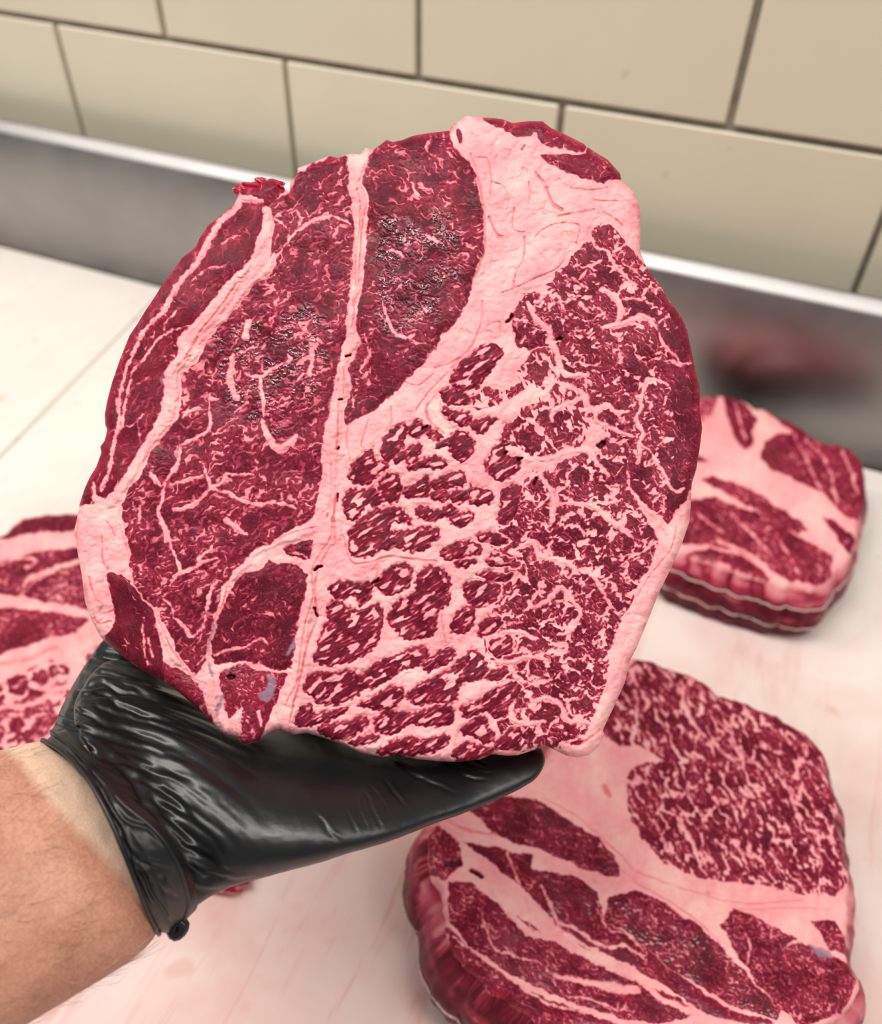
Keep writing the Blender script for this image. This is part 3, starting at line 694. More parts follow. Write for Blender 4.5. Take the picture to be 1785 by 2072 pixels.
CREASES = [ln(cE, '1190,710 1130,780 1120,860 1170,930 1240,990', 3), ln(cE, '1215,760 1225,840 1300,930', 3), ln(cC, '180,600 250,640 280,720 270,800', 2), ln(cC, '430,600 440,680 420,760', 2), ln(cC, '480,530 560,650 600,760 670,800', (4, 7)), ln(cC, '640,850 730,830 820,820 900,800', 3), ln(cC, '960,820 1040,860 1110,920', 3),
 ln(cC, '10,400 60,560 90,700 110,900 110,1100 40,1300', 3), ln(cC, '240,1400 330,1370 450,1310 640,1220 720,1100', 2), ln(cC, '140,850 190,960 240,1020', 3), ln(cC, '20,430 130,430 160,560 150,700', 2), ln(cC, '380,370 400,340', 4),
 ln(cC, '730,640 860,660 1000,640', 2), ln(cC, '900,730 1060,740 1180,730', 2), ln(cC, '1230,830 1180,770 1080,690', 2), ln(cC, '400,1000 400,1120 340,1260 320,1370', 2), ln(cC, '470,1000 560,930 700,890', 2), ln(cC, '700,900 800,920 770,1050', 2),
 ln(cC, '330,790 310,880 330,950 400,960', 2), ln(cC, '380,505 410,515', 6), ln(cC, '210,1000 280,1000', 6),
 ln(cE, '1520,30 1510,200 1460,330 1390,420 1290,480 1180,520', 3), ln(cE, '1380,430 1260,560 1130,700 1040,830', 2), ln(cE, '950,610 1060,640 1170,560', 2), ln(cE, '860,790 870,900 850,930', 2), ln(cE, '700,890 650,1060 670,1100', 2), ln(cE, '560,940 540,1050 570,1190', 2),
 ln(cE, '1550,220 1600,190 1650,190 1650,260', 3), ln(cE, '1120,800 1150,920 1200,960', 2), ln(cE, '480,780 480,1000 470,1090', 3), ln(cE, '430,1200 430,1400 400,1600', 2), ln(cE, '470,1440 450,1600 460,1780', 4), ln(cE, '520,460 570,420', 4),
 ln(cE, '550,30 545,120 520,180', 2), ln(cE, '600,30 590,180 560,240', 2), ln(cE, '490,520 470,680', 2), ln(cE, '520,520 520,700', 2),
 ln(cB, '610,640 640,760 640,900 610,1100 610,1300 580,1500', 2), ln(cB, '650,640 680,760 660,900 640,1100 630,1300 600,1500', 2), ln(cB, '590,900 600,1060 590,1300', 2),
 ln(cH, '440,0 420,150 350,250 290,380 300,560 240,760 210,960 180,1200', 3), ln(cH, '520,130 560,280 620,330 760,300 850,270 1000,290 1200,310', 3), ln(cH, '330,380 310,520 330,700 260,900 220,1100 170,1300 130,1480', 3), ln(cH, '770,330 760,440', 2), ln(cH, '10,180 150,100 330,60', 2), ln(cH, '1240,640 1230,730 1260,900', 2), ln(cH, '200,1150 100,1350', 2),
 ln(cG, '200,130 210,300 250,370', 3), ln(cG, '110,420 150,580 200,620 190,690 290,660', 4), ln(cG, '330,60 380,200 420,320', 2), ln(cG, '240,20 300,120', 2), ln(cG, '140,690 180,760 270,740', 2), ln(cG, '580,660 680,880 760,1010 850,1140 960,1200', 2), ln(cG, '1040,640 980,900', 2), ln(cG, '1120,430 1080,600 1030,720', 2),
 ln(cI, '1500,60 1450,230 1300,400', 2), ln(cI, '1400,300 1300,420 1210,560', 2), ln(cI, '700,1620 820,1620 940,1520', 4), ln(cI, '1080,1270 1060,1330', 2),
 ln(cD, '760,500 830,400 890,300', 3), ln(cD, '700,600 760,480 840,430', 3), ln(cD, '690,830 720,850', 6), ln(cA, '1180,1290 1210,1300 1240,1270', 3), ln(cA, '1170,1340 1060,1500 900,1700', 3)]
SILVER = [cG('1400,1110 1440,1130 1452,1190 1440,1270 1390,1325 1345,1300 1330,1270 1380,1230 1400,1170'), cG('1600,850 1590,930 1550,980 1530,970 1570,900'), cG('960,1010 990,1060 1010,1140 990,1150 970,1080'), cG('1090,1250 1080,1340 1030,1420 1015,1390 1050,1310'), cG('1010,740 1030,760 985,900 970,980 955,960 980,860'), cD('640,590 630,630 620,600 640,560')]
WETZ = [cat_(cD('900,300 1100,150 1300,60'), px('640,600 690,660 676,740 650,820 560,900 470,860 420,760 400,720')), cB('720,760 1300,720 1450,1000 1400,1400 1200,1680 900,1760 650,1700 680,1200')]
STEAK = prepare(dict(outline=STEAK_OUT, muscles=[m_rim, m_left, m_mid, m_t1, m_t2, m_ll, m_lb, m_bc, m_bs, m_bb, m_rt, m_re, m_rb, m_rf], fill=[10, 12, 13], ribs=RIBS, meatribs=MEATRIBS, creases=CREASES, holes=HOLES, silver=SILVER, wetzones=WETZ, lobes=LOBES, lobezones=LOBEZONE))

# --- the three tied roasts lying on the board
r1, r2, r3 = Crop(785, 1300, 0.5602), Crop(1285, 760, 0.28011), Crop(0, 980, 0.27987)
def ragged(P, a, seed):
    Q = np.vstack([P, P[:1]]); d = np.concatenate([[0], np.cumsum(np.hypot(*np.diff(Q, axis=0).T))]); t = np.arange(0, d[-1], 5.0)
    R_ = np.column_stack([np.interp(t, d, Q[:, 0]), np.interp(t, d, Q[:, 1])]); c = R_.mean(0); v = R_ - c; v /= np.linalg.norm(v, axis=1)[:, None]
    return R_ + v * (a * fbm(t / 42, t * 0, seed, 3) * 1.6)[:, None]
ROAST1 = prepare(dict(scale=1.0, edge=0.8, outline=ragged(catmull(r1('790,110 850,50 900,55 1000,80 1110,120 1200,170 1330,225 1430,270 1500,300 1560,360 1590,430 1615,520 1635,580 1630,640 1650,740 1675,850 1665,930 1680,1000 1665,1080 1690,1180 1715,1220 1700,1280 1650,1340 1590,1378 1500,1420 1300,1450 1000,1440 700,1410 560,1378 470,1320 350,1230 240,1110 205,1000 195,900 150,830 140,760 150,680 200,630 290,590 400,540 550,430 620,330 700,220'), 3, True), 7, 401),
 muscles=[
  Muscle(r1('770,330 800,200 850,120 900,60 1000,75 1110,110 1330,215 1440,265 1510,300 1600,440 1640,600 1660,800 1665,860 1620,915 1500,910 1380,880 1250,860 1130,850 1000,800 920,720 870,600 860,480 900,440 1000,430 900,370 840,380'), vs=26, vt=0.06, ang=60, an=3.0, sp=0.5, tone=0.36, wet=0.3, cells=21, gap=0.12, fo=0),
  Muscle(r1('290,600 400,560 540,570 660,650 760,700 820,770 840,850 760,830 650,790 560,750 450,720 380,680'), vs=30, vt=0.05, ang=25, an=1.4, sp=0.4, tone=0.32, wet=0.5),
  Muscle(r1('270,720 400,740 520,770 520,820 600,830 700,850 760,900 780,1000 850,1050 950,1130 1100,1240 1250,1330 1400,1380 1250,1390 1100,1310 950,1220 850,1150 700,1090 620,1040 560,960 480,880 380,800'), vs=30, vt=0.05, ang=35, an=1.6, sp=0.35, tone=0.42, wet=0.5),
  Muscle(r1('800,920 900,900 1000,950 1100,1010 1200,1090 1300,1200 1420,1330 1400,1370 1250,1310 1050,1200 900,1090 850,1040 780,1000'), vs=26, vt=0.07, ang=35, an=1.6, sp=0.5, tone=0.30, wet=0.6),
  Muscle(r1('1200,1020 1250,960 1330,990 1440,1060 1500,1080 1600,1130 1680,1160 1700,1220 1650,1330 1500,1390 1420,1330 1330,1220 1250,1100'), vs=24, vt=0.07, ang=35, an=1.3, sp=0.5, tone=0.30, wet=0.4),
  Muscle(r1('1530,1000 1620,1000 1665,1080 1685,1130 1600,1110'), vs=24, vt=0.07, sp=0.5, tone=0.36),
  Muscle(r1('220,860 300,860 370,930 480,1000 600,1080 750,1150 900,1230 1050,1290 1110,1340 1000,1380 850,1360 650,1290 450,1200 300,1100 220,1000'), vs=28, vt=0.07, ang=32, an=1.8, sp=0.5, tone=0.42, wet=0.4),
  Muscle(r1('205,1010 320,1130 480,1240 640,1310 800,1370 1000,1420 700,1440 550,1390 400,1280 240,1140'), vs=28, vt=0.07, ang=32, an=1.8, sp=0.5, tone=0.5),
  Muscle(r1('130,700 180,660 260,720 270,800 200,860 150,830'), vs=28, vt=0.08, sp=0.6, tone=0.55)],
 ribs=[ln(r1, '430,750 470,860 520,960 560,990 590,1000 600,1020 680,1070 760,1110', 8), ln(r1, '560,880 600,980 620,1010 700,1040 780,1100 860,1100 930,1150', 8), ln(r1, '760,960 800,1040 870,1060 930,1130', 6), ln(r1, '380,900 440,980 520,1050 640,1080 760,1150 900,1220 1000,1300 1150,1350 1300,1390', (16, 12)),
  ln(r1, '330,960 380,1100 450,1130 560,1160', 5), ln(r1, '560,1160 640,1270 720,1280 840,1330 860,1290', 6), ln(r1, '600,1200 760,1230 900,1260 780,1250', 14), ln(r1, '1430,1110 1480,1080 1560,1090 1600,1130', 5), ln(r1, '230,1060 400,1180 560,1290 720,1340', 7), ln(r1, '1290,1050 1310,1110 1290,1180', 5), ln(r1, '890,180 900,300 870,400', 6), ln(r1, '1060,140 1080,260 1160,360', 8), ln(r1, '1160,360 1240,420 1340,440', 6), ln(r1, '1150,260 1220,320 1280,440 1310,560', 5), ln(r1, '1400,480 1450,540 1480,640', 8), ln(r1, '1030,600 1080,700 1120,760', 9), ln(r1, '960,640 1020,780', 7)],
 creases=[ln(r1, '560,560 700,640 830,760 900,830 1100,900 1300,940 1500,930', 2), ln(r1, '760,760 900,870 1080,980 1200,1080', 2), ln(r1, '1150,905 1160,905', 8), ln(r1, '785,520 800,550', 10), ln(r1, '1250,960 1400,960 1600,960', 2), ln(r1, '200,640 300,680 420,690', 4)],
 holes=[ln(r1, '210,800 260,790', 10), ln(r1, '300,820 340,840', 8)], silver=[r1('1520,1090 1600,1110 1610,1135 1560,1130')], wetzones=[r1('620,840 780,880 900,930 960,1000 860,1040 700,1000')]))
ROAST2 = prepare(dict(scale=1.0, edge=0.8, outline=ragged(catmull(r2('250,1200 280,700 350,200 500,140 640,130 760,170 880,225 1040,285 1170,330 1260,400 1420,470 1520,490 1610,550 1655,640 1665,750 1665,900 1620,1060 1610,1170 1560,1290 1530,1360 1400,1480 1290,1530 1100,1510 980,1480 800,1420 500,1330'), 3, True), 7, 405),
 muscles=[Muscle(r2('640,120 700,130 800,230 870,330 840,420 850,500 790,540 750,500 690,380 650,250'), vs=20, vt=0.05, ang=70, an=2, tone=0.4),
  Muscle(r2('860,215 1040,280 1170,325 1260,390 1420,460 1540,480 1650,600 1680,750 1670,900 1610,1060 1540,1020 1440,950 1340,850 1150,760 1000,680 910,610 930,480 1060,420 1150,420 1050,340'), vs=22, vt=0.06, ang=62, an=2.6, sp=0.4, tone=0.48),
  Muscle(r2('460,740 560,720 800,800 1000,930 1200,1060 1250,1130 1180,1150 1050,1060 850,960 650,830'), vs=20, vt=0.06, ang=30, an=2, sp=0.6, tone=0.5),
  Muscle(r2('350,900 600,880 800,960 1050,1040 1150,1150 1300,1220 1430,1300 1420,1440 1290,1510 1100,1480 900,1340 700,1250 500,1220 300,1220'), vs=20, vt=0.06, ang=35, an=1.6, sp=0.5, tone=0.36),
  Muscle(r2('1350,1020 1450,1060 1610,1190 1560,1290 1480,1200'), vs=20, vt=0.05, tone=0.36), Muscle(r2('360,1280 560,1250 800,1310 980,1460 850,1440 650,1360'), vs=20, vt=0.06, tone=0.4),
  Muscle(r2('350,200 480,140 600,140 560,300 420,360'), vs=18, vt=0.1, sp=0.7, tone=0.5), Muscle(r2('300,560 420,560 540,600 420,620'), vs=18, vt=0.05, tone=0.5)],
 ribs=[ln(r2, '1140,420 1240,600 1300,760 1380,900', 7), ln(r2, '1330,560 1420,720 1440,880 1480,960', 5), ln(r2, '600,1190 850,1300 960,1420 1080,1480', 10), ln(r2, '440,1000 640,1130', 6), ln(r2, '700,1000 860,1140 1000,1300', 6), ln(r2, '1000,1120 1120,1300 1180,1460', 5), ln(r2, '1480,520 1560,700 1600,860', 5), ln(r2, '1230,440 1340,560 1400,640', 5), ln(r2, '720,200 760,340 800,460', 6)], creases=[], holes=[]))
ROAST3 = prepare(dict(scale=1.0, edge=0.8, outline=ragged(catmull(r3('-900,700 -500,450 -200,400 0,340 150,240 350,195 560,175 800,190 1000,300 1100,600 1050,1000 950,1400 700,1900 300,2200 -200,2200 -700,1900 -1000,1300'), 4, True), 6, 409),
 muscles=[Muscle(r3('-300,450 0,355 160,260 360,210 600,190 800,210 800,330 420,330 250,350 50,390'), vs=26, vt=0.03, ang=-12, an=2.5, sp=0.25, tone=0.38),
  Muscle(r3('-500,600 0,560 200,490 450,460 640,430 800,500 640,520 400,610 250,690 150,800 0,800 -400,780'), vs=26, vt=0.06, ang=-15, an=2.4, sp=0.4, tone=0.36, wet=0.5),
  Muscle(r3('150,800 250,710 420,630 700,540 900,700 800,890 650,920 480,870 300,850'), vs=22, vt=0.09, ang=-10, an=1.5, sp=0.6, tone=0.3),
  Muscle(r3('-500,900 0,890 250,910 420,930 640,970 560,1080 350,1120 150,1190 0,1250 -400,1350'), vs=24, vt=0.06, ang=-15, an=1.4, sp=0.5, tone=0.42),
  Muscle(r3('-500,1500 0,1450 200,1340 400,1270 500,1330 480,1440 380,1500 560,1480 640,1380 560,1250 720,1150 900,1100 900,1400 700,1800 400,2100 0,2150 -500,2000 -800,1700'), vs=24, vt=0.07, ang=-30, an=1.5, sp=0.5, tone=0.46, cells=27, gap=0.22, fo=0)],
 ribs=[ln(r3, '-300,830 0,830 200,870 420,900 640,950', 14), ln(r3, '150,800 200,690 420,600 640,540', 8), ln(r3, '0,420 300,390 560,350', 16), ln(r3, '0,1620 250,1580 400,1480 600,1440', 12), ln(r3, '0,590 150,520 260,560 180,600', 8)], creases=[ln(r3, '0,1310 200,1270 420,1180', 5)], holes=[]))

# ------------------------------------------------------------------ build meat pieces
M_MEAT = meat_material('raw_marbled_beef')
def resample(P, d):
    Q = np.vstack([P, P[:1]]); s = np.concatenate([[0], np.cumsum(np.hypot(*np.diff(Q, axis=0).T))])
    t = np.linspace(0, s[-1], int(s[-1] / d), endpoint=False)
    return np.column_stack([np.interp(t, s, Q[:, 0]), np.interp(t, s, Q[:, 1])])
def make_meat(name, label, spec, surf, back, step, relief=1.0, rim=(28, 0.006), bulge=0.004, side_rows=14, group=None, und=0.0024, base_loc=None, shrink=0.0, floor=None, sfade=0.0):
    """surf(px, py, off): world point of the cut face raised by off; back: vector through the thickness"""
    R = spec['raster']; P = spec['outline']
    xs = np.arange(R.x0, R.xs[-1], step); ys = np.arange(R.y0, R.ys[-1], step)
    X, Y = np.meshgrid(xs, ys); sh = X.shape
    S = R(spec['out_f'], X.ravel(), Y.ravel()).reshape(sh)
    ins = S > 0
    cell = ins[:-1, :-1] | ins[1:, :-1] | ins[:-1, 1:] | ins[1:, 1:]
    used = np.zeros(sh, bool)
    for a in (slice(0, -1), slice(1, None)):
        for b in (slice(0, -1), slice(1, None)): used[a, b] |= cell
    gy, gx = np.gradient(S, step); gl = np.hypot(gx, gy) + 1e-6
    mv = np.where(S < 0, -S, 0)
    Xm, Ym = X + gx / gl * mv, Y + gy / gl * mv
    vid = np.full(sh, -1); vid[used] = np.arange(used.sum())
    x, y = Xm[used], Ym[used]; s = np.maximum(S[used], 0)
    f, aux = meat_fields(spec, x, y, s)
    # relief in metres towards the viewer
    off = -rim[1] * (1 - np.sqrt(np.clip(1 - (1 - np.minimum(s / rim[0], 1)) ** 2, 0, 1)))
    off += und * fbm(x / 170, y / 170, 131, 2) + 0.0006 * fbm(x / 60, y / 60, 133, 2)
    lean = 1 - f['fat']
    wf_ = sstep(0.35, 0.95, f['wet'])
    g1 = fbm(x / 13 + 1.2 * aux['w1x'], y / 9 + 1.2 * aux['w1y'], 141, 2); g2 = perlin(x / 4.6, y / 4.2, 143)
    g3 = np.abs(perlin(x / 17 + .8 * aux['w1x'], y / 12 + .8 * aux['w1y'], 147))
    off += relief * lean * (0.00005 * (g1 + 0.7 * g2) + wf_ * (0.00036 * g1 + 0.00010 * g2 - 0.0005 * sstep(0.12, 0.0, g3)))
    off += relief * 0.00035 * sstep(0, 14, aux['best']) * lean
    off -= relief * 0.0005 * aux['crs'] * f['fat']
    off += relief * f['fat'] * (0.00035 * fbm(x / 20, y / 14, 151, 2) + 0.00006 * (1 - aux['cell']))
    off += relief * 0.0007 * sstep(0, -11, aux['rib']) * f['fat']
    off += relief * 0.0003 * aux['dome'] * f['fat'] * sstep(-2, -14, aux['best'])
    lv = aux['lobev']; off += relief * (0.0003 * sstep(-1, 11, np.where(lv > 50, -9, lv)) - 0.00028 * np.exp(-((lv + 1) / 2.6) ** 2))
    off -= 0.0022 * aux['hole']
    V = surf(x, y, off)
    c = np.argwhere(cell)
    q = np.stack([vid[c[:, 0], c[:, 1]], vid[c[:, 0] + 1, c[:, 1]], vid[c[:, 0] + 1, c[:, 1] + 1], vid[c[:, 0], c[:, 1] + 1]], -1)
    reg = aux['reg']; lid = aux['lid']
    isf = (aux['rib'] < 0) & (lid < 0)
    pid = np.where(isf, -1, reg); pid = np.where(lid >= 0, 1000 + lid, pid)
    qp = pid[q[:, 0]]
    root = empty(name, base_loc if base_loc is not None else tuple(V.mean(0) + np.array(back) * 0.5))
    tag(root, label, 'meat', group)
    lobe_parent = None
    def part(pname, sel, par, lab=None):
        qq = q[sel]; u, inv = np.unique(qq.ravel(), return_inverse=True)
        o = mesh_np(pname, V[u], inv.reshape(-1, 4), M_MEAT, None, attrs={k: a[u] for k, a in f.items()})
        reparent(o, root)
        if par is not root:
            o.parent = par; o.matrix_parent_inverse = Matrix.Identity(4)
        if lab: o['label'] = lab
        return o
    part('fat_seam', qp == -1, root, 'pale pink fat running between the muscles')
    mobj = {}
    for i, mu in enumerate(spec['muscles']):
        if (qp == i).any(): mobj[i] = part('muscle', qp == i, root, mu.label)
    for i in range(len(spec.get('lobes') or [])):
        k = qp == 1000 + i
        if k.sum() > 3: part('lobule', k, mobj[spec['fill'][-1]])
    # cut side and underside
    Q = resample(P, step * 2.0); n = len(Q)
    nr = np.roll(Q, -3, 0) - np.roll(Q, 3, 0); nr = np.stack([nr[:, 1], -nr[:, 0]], -1); nr /= np.linalg.norm(nr, axis=1)[:, None] + 1e-9
    area = 0.5 * np.sum(Q[:, 0] * np.roll(Q[:, 1], -1) - np.roll(Q[:, 0], -1) * Q[:, 1])
    if area < 0: nr = -nr
    Qi = Q - nr * 2.0
    fs, ax = meat_fields(spec, Qi[:, 0], Qi[:, 1], np.full(n, 2.0))
    o0 = und * fbm(Q[:, 0] / 170, Q[:, 1] / 170, 131, 2) + 0.0006 * fbm(Q[:, 0] / 60, Q[:, 1] / 60, 133, 2) - rim[1]
    A = surf(Q[:, 0], Q[:, 1], o0 + 0.0)
    O = surf(Q[:, 0] + nr[:, 0], Q[:, 1] + nr[:, 1], o0) - surf(Q[:, 0], Q[:, 1], o0)
    bk = np.array(back, float); bl = np.linalg.norm(bk); bd_ = bk / bl
    O -= (O @ bd_)[:, None] * bd_; O /= np.linalg.norm(O, axis=1)[:, None] + 1e-9
    per = np.arange(n) * step * 2.0
    rows = []; at = {k: [] for k in fs}
    for r in range(side_rows + 1):
        t = r / side_rows
        prof = math.sin(math.pi * min(1, t * 1.0)) ** 0.7
        nz = fbm(per / 120, np.full(n, t * 3.5), 161) * 0.0035 + fbm(per / 30, np.full(n, t * 9.0), 165) * 0.0010 if sfade else fbm(per / 50, np.full(n, t * 4.0), 161) * (0.0035 if sfade == 0 else 0.007) + fbm(per / 17, np.full(n, t * 9.0), 165) * 0.0012
        d = bulge * prof + nz * min(1, t * 4) - shrink * t ** 1.5
        rows.append(A + O * d[:, None] + bk * (t * (1 - rim[1] / bl)))
        sh_ = (per + 26 * fbm(per / 120, np.full(n, t * 2.0), 171)) / (step * 2.0)
        ii = np.round(sh_ + 8 * t).astype(int) % n
        mixn = sstep(-0.1, 0.4, fbm(per / 90, np.full(n, t * 7), 175))
        stre = sstep(0.15, 0.5, fbm(per / (60 if sfade == 0 else 110), np.full(n, t * 11), 177))
        at['fat'].append(np.clip(fs['fat'][ii] * ((0.85 - 0.5 * mixn) * max(0, 1 - t * sfade)) + (0.5 if sfade == 0 else 0.55) * stre * min(1, t * 3), 0, 1))
        at['tone'].append(np.clip(fs['tone'][ii] + 0.2 * mixn if sfade == 0 else 0.38 + 0.6 * fbm(per / 45, np.full(n, t * 6), 179), 0, 1)); at['wet'].append(np.full(n, 0.45)); at['silver'].append(fs['silver'] * 0); at['crease'].append(fs['crease'] * 0.5)
    if floor is not None: rows = [np.column_stack([r_[:, :2], np.maximum(r_[:, 2], floor)]) for r_ in rows]
    VV = np.concatenate(rows); m_ = side_rows + 1
    i = np.arange(n); j = (i + 1) % n
    F = np.concatenate([np.stack([r * n + i, r * n + j, (r + 1) * n + j, (r + 1) * n + i], -1) for r in range(side_rows)])
    if area < 0: F = F[:, ::-1]
    cen = rows[-1].mean(0)
    VV = np.vstack([VV, rows[-1] * 0.5 + cen * 0.5, cen])
    b0 = side_rows * n; b1 = m_ * n
    F2 = np.stack([b0 + i, b0 + j, b1 + j, b1 + i], -1); T = np.stack([b1 + i, b1 + j, np.full(n, b1 + n)], -1)
    if area < 0: F2 = F2[:, ::-1]; T = T[:, ::-1]
    aa = {k: np.concatenate(v + [v[-1], [float(np.mean(v[-1]))]]) for k, v in at.items()}
    so = mesh_np('cut_side', VV, [F, F2, T], M_MEAT, None, attrs=aa)
    reparent(so, root)
    return root, (np.array(rows), O)

# held steak: cut face turned to the lens, leaning back on the hand
D_ST = 0.366
def st_depth(x, y): return D_ST + 0.018 * (880 - y) / 700 + 0.004 * (x - 790) / 600
def st_surf(x, y, off): return W(x, y, st_depth(x, y) - off)
STEAK_N = W(800, 900, 0.036) - CAM; 
steak, _ = make_meat('beef_steak', 'huge round marbled beef steak held up by the black-gloved hand', STEAK, st_surf, FWD * 0.034, 1.5, relief=1.25, rim=(22, 0.005), bulge=0.001, shrink=0.011, side_rows=10)

def top_surf(h, sl=(0, 0, 0, 0)):
    def f(x, y, off):
        p = on_z(x, y, h)
        n = np.array([-sl[0], -sl[1], 1.0])
        # tilted plane z = h + sl0*(X-x0) + sl1*(Y-y0)
        c = np.stack([(x - CX) / FPX, (y - CY) / FPX, np.ones_like(x)], -1) @ RW.T
        t = (h - CAM[2] + sl[0] * (CAM[0] - sl[2]) + sl[1] * (CAM[1] - sl[3])) / (c[..., 2] - sl[0] * c[..., 0] - sl[1] * c[..., 1])
        p = CAM + c * t[..., None]
        p[..., 2] += off
        return p
    return f
H1, H2, H3 = 0.085, 0.064, 0.07
roast1, side1 = make_meat('beef_roast', 'biggest tied marbled roast on the board, lower right, in front of the others', ROAST1, top_surf(H1), (0, 0, -H1), 2.2, relief=1.2, rim=(18, 0.006), bulge=0.014, und=0.004, floor=0.0006, sfade=2.6)
roast2, side2 = make_meat('beef_roast', 'tied roast at the back right beside the steel splashback', ROAST2, top_surf(H2), (0, 0, -H2), 2.4, relief=1.2, rim=(16, 0.006), bulge=0.008, und=0.004, floor=0.0006, sfade=2.6)
roast3, side3 = make_meat('beef_roast', 'marbled roast on the board at left, half hidden behind steak and glove', ROAST3, top_surf(H3), (0, 0, -H3), 2.4, relief=1.2, rim=(16, 0.006), bulge=0.010, und=0.004, floor=0.0006, sfade=2.6)

# ------------------------------------------------------------------ person: gloved hand and forearm
def glove_material():
    m, nt, b = nmat('black_nitrile')
    pos = geo(nt)
    b.inputs['Base Color'].default_value = (0.0065, 0.0065, 0.0075, 1)
    rr = N(nt, 'ShaderNodeMapRange', i_1=0.3, i_2=0.7, i_3=0.32, i_4=0.42); L(nt, noise(nt, pos, 60, 3), rr.inputs[0]); L(nt, rr.outputs[0], b.inputs['Roughness'])
    b.inputs['Specular IOR Level'].default_value = 0.55
    L(nt, bump(nt, noise(nt, pos, 420, 3, 0.6), 0.10, 0.0006), b.inputs['Normal'])
    return m
M_GLOVE = glove_material()
def skin_material():
    m, nt, b = nmat('tanned_skin')
    pos = geo(nt)
    pale = N(nt, 'ShaderNodeAttribute', attribute_name='pale').outputs['Fac']
    n1 = noise(nt, pos, 55, 4); n2 = noise(nt, pos, 900, 2)
    tan = ramp(nt, n1, [(0.3, srgb(174, 116, 94)), (0.55, srgb(192, 134, 110)), (0.75, srgb(204, 144, 124))])
    c = mixc(nt, pale, tan, srgb(228, 194, 168))
    c = mixc(nt, 0.18, c, ramp(nt, n2, [(0.35, srgb(170, 104, 80)), (0.65, srgb(238, 196, 168))]))
    c = mixc(nt, ramp(nt, noise(nt, pos, 210, 2), [(0.70, (0, 0, 0)), (0.8, (0.35, 0.35, 0.35))]), c, srgb(158, 92, 70))
    L(nt, c, b.inputs['Base Color']); b.inputs['Roughness'].default_value = 0.48; b.inputs['Specular IOR Level'].default_value = 0.35
    b.inputs['Subsurface Weight'].default_value = 0.12; b.inputs['Subsurface Radius'].default_value = (1.0, 0.35, 0.2); b.inputs['Subsurface Scale'].default_value = 0.003
    v = N(nt, 'ShaderNodeTexVoronoi', i_Scale=1100.0); L(nt, pos, v.inputs['Vector'])
    L(nt, bump(nt, v.outputs['Distance'], 0.18, 0.0004), b.inputs['Normal'])
    return m
M_SKIN = skin_material()

def ring_loft(S, n=48, sub=5, caps=True, sq=1.0):
    """S rows: Ux,Uy,Ud, Lx,Ly,Ld, half depth, bow px"""
    S = catmull(np.array(S, float), sub)
    U = W(S[:, 0], S[:, 1], S[:, 2]); Lw = W(S[:, 3], S[:, 4], S[:, 5])
    th = np.linspace(0, 2 * np.pi, n, endpoint=False)
    C, a = (U + Lw) / 2, (U - Lw) / 2
    ct, st = np.cos(th), np.sin(th)
    ct = np.sign(ct) * np.abs(ct) ** sq; st = np.sign(st) * np.abs(st) ** sq
    V = C[:, None] + a[:, None] * ct[None, :, None] - (FWD[None] * S[:, 6:7])[:, None] * st[None, :, None]
    if S.shape[1] > 7:
        mid = W((S[:, 0] + S[:, 3]) / 2 + 1, (S[:, 1] + S[:, 4]) / 2, (S[:, 2] + S[:, 5]) / 2) - W((S[:, 0] + S[:, 3]) / 2, (S[:, 1] + S[:, 4]) / 2, (S[:, 2] + S[:, 5]) / 2)
        ch = np.stack([S[:, 3] - S[:, 0], S[:, 4] - S[:, 1]], -1); ch /= np.linalg.norm(ch, axis=1)[:, None]
        nx, ny = ch[:, 1], -ch[:, 0]
        d = (S[:, 2] + S[:, 5]) / 2 / FPX
        bow = (nx[:, None] * RIGHT[None] + ny[:, None] * DOWN[None]) * (d * S[:, 7])[:, None]
        V = V + bow[:, None] * st[None, :, None]
    k = len(S)
    i = np.arange(n); j = (i + 1) % n
    F = np.concatenate([np.stack([r * n + i, r * n + j, (r + 1) * n + j, (r + 1) * n + i], -1) for r in range(k - 1)])
    VV = V.reshape(-1, 3); T = np.zeros((0, 3), int)
    if caps:
        VV = np.vstack([VV, V[0].mean(0), V[-1].mean(0)])
        T = np.concatenate([np.stack([j, i, np.full(n, k * n)], -1), np.stack([(k - 1) * n + i, (k - 1) * n + j, np.full(n, k * n + 1)], -1)])
    return VV, F, T, V
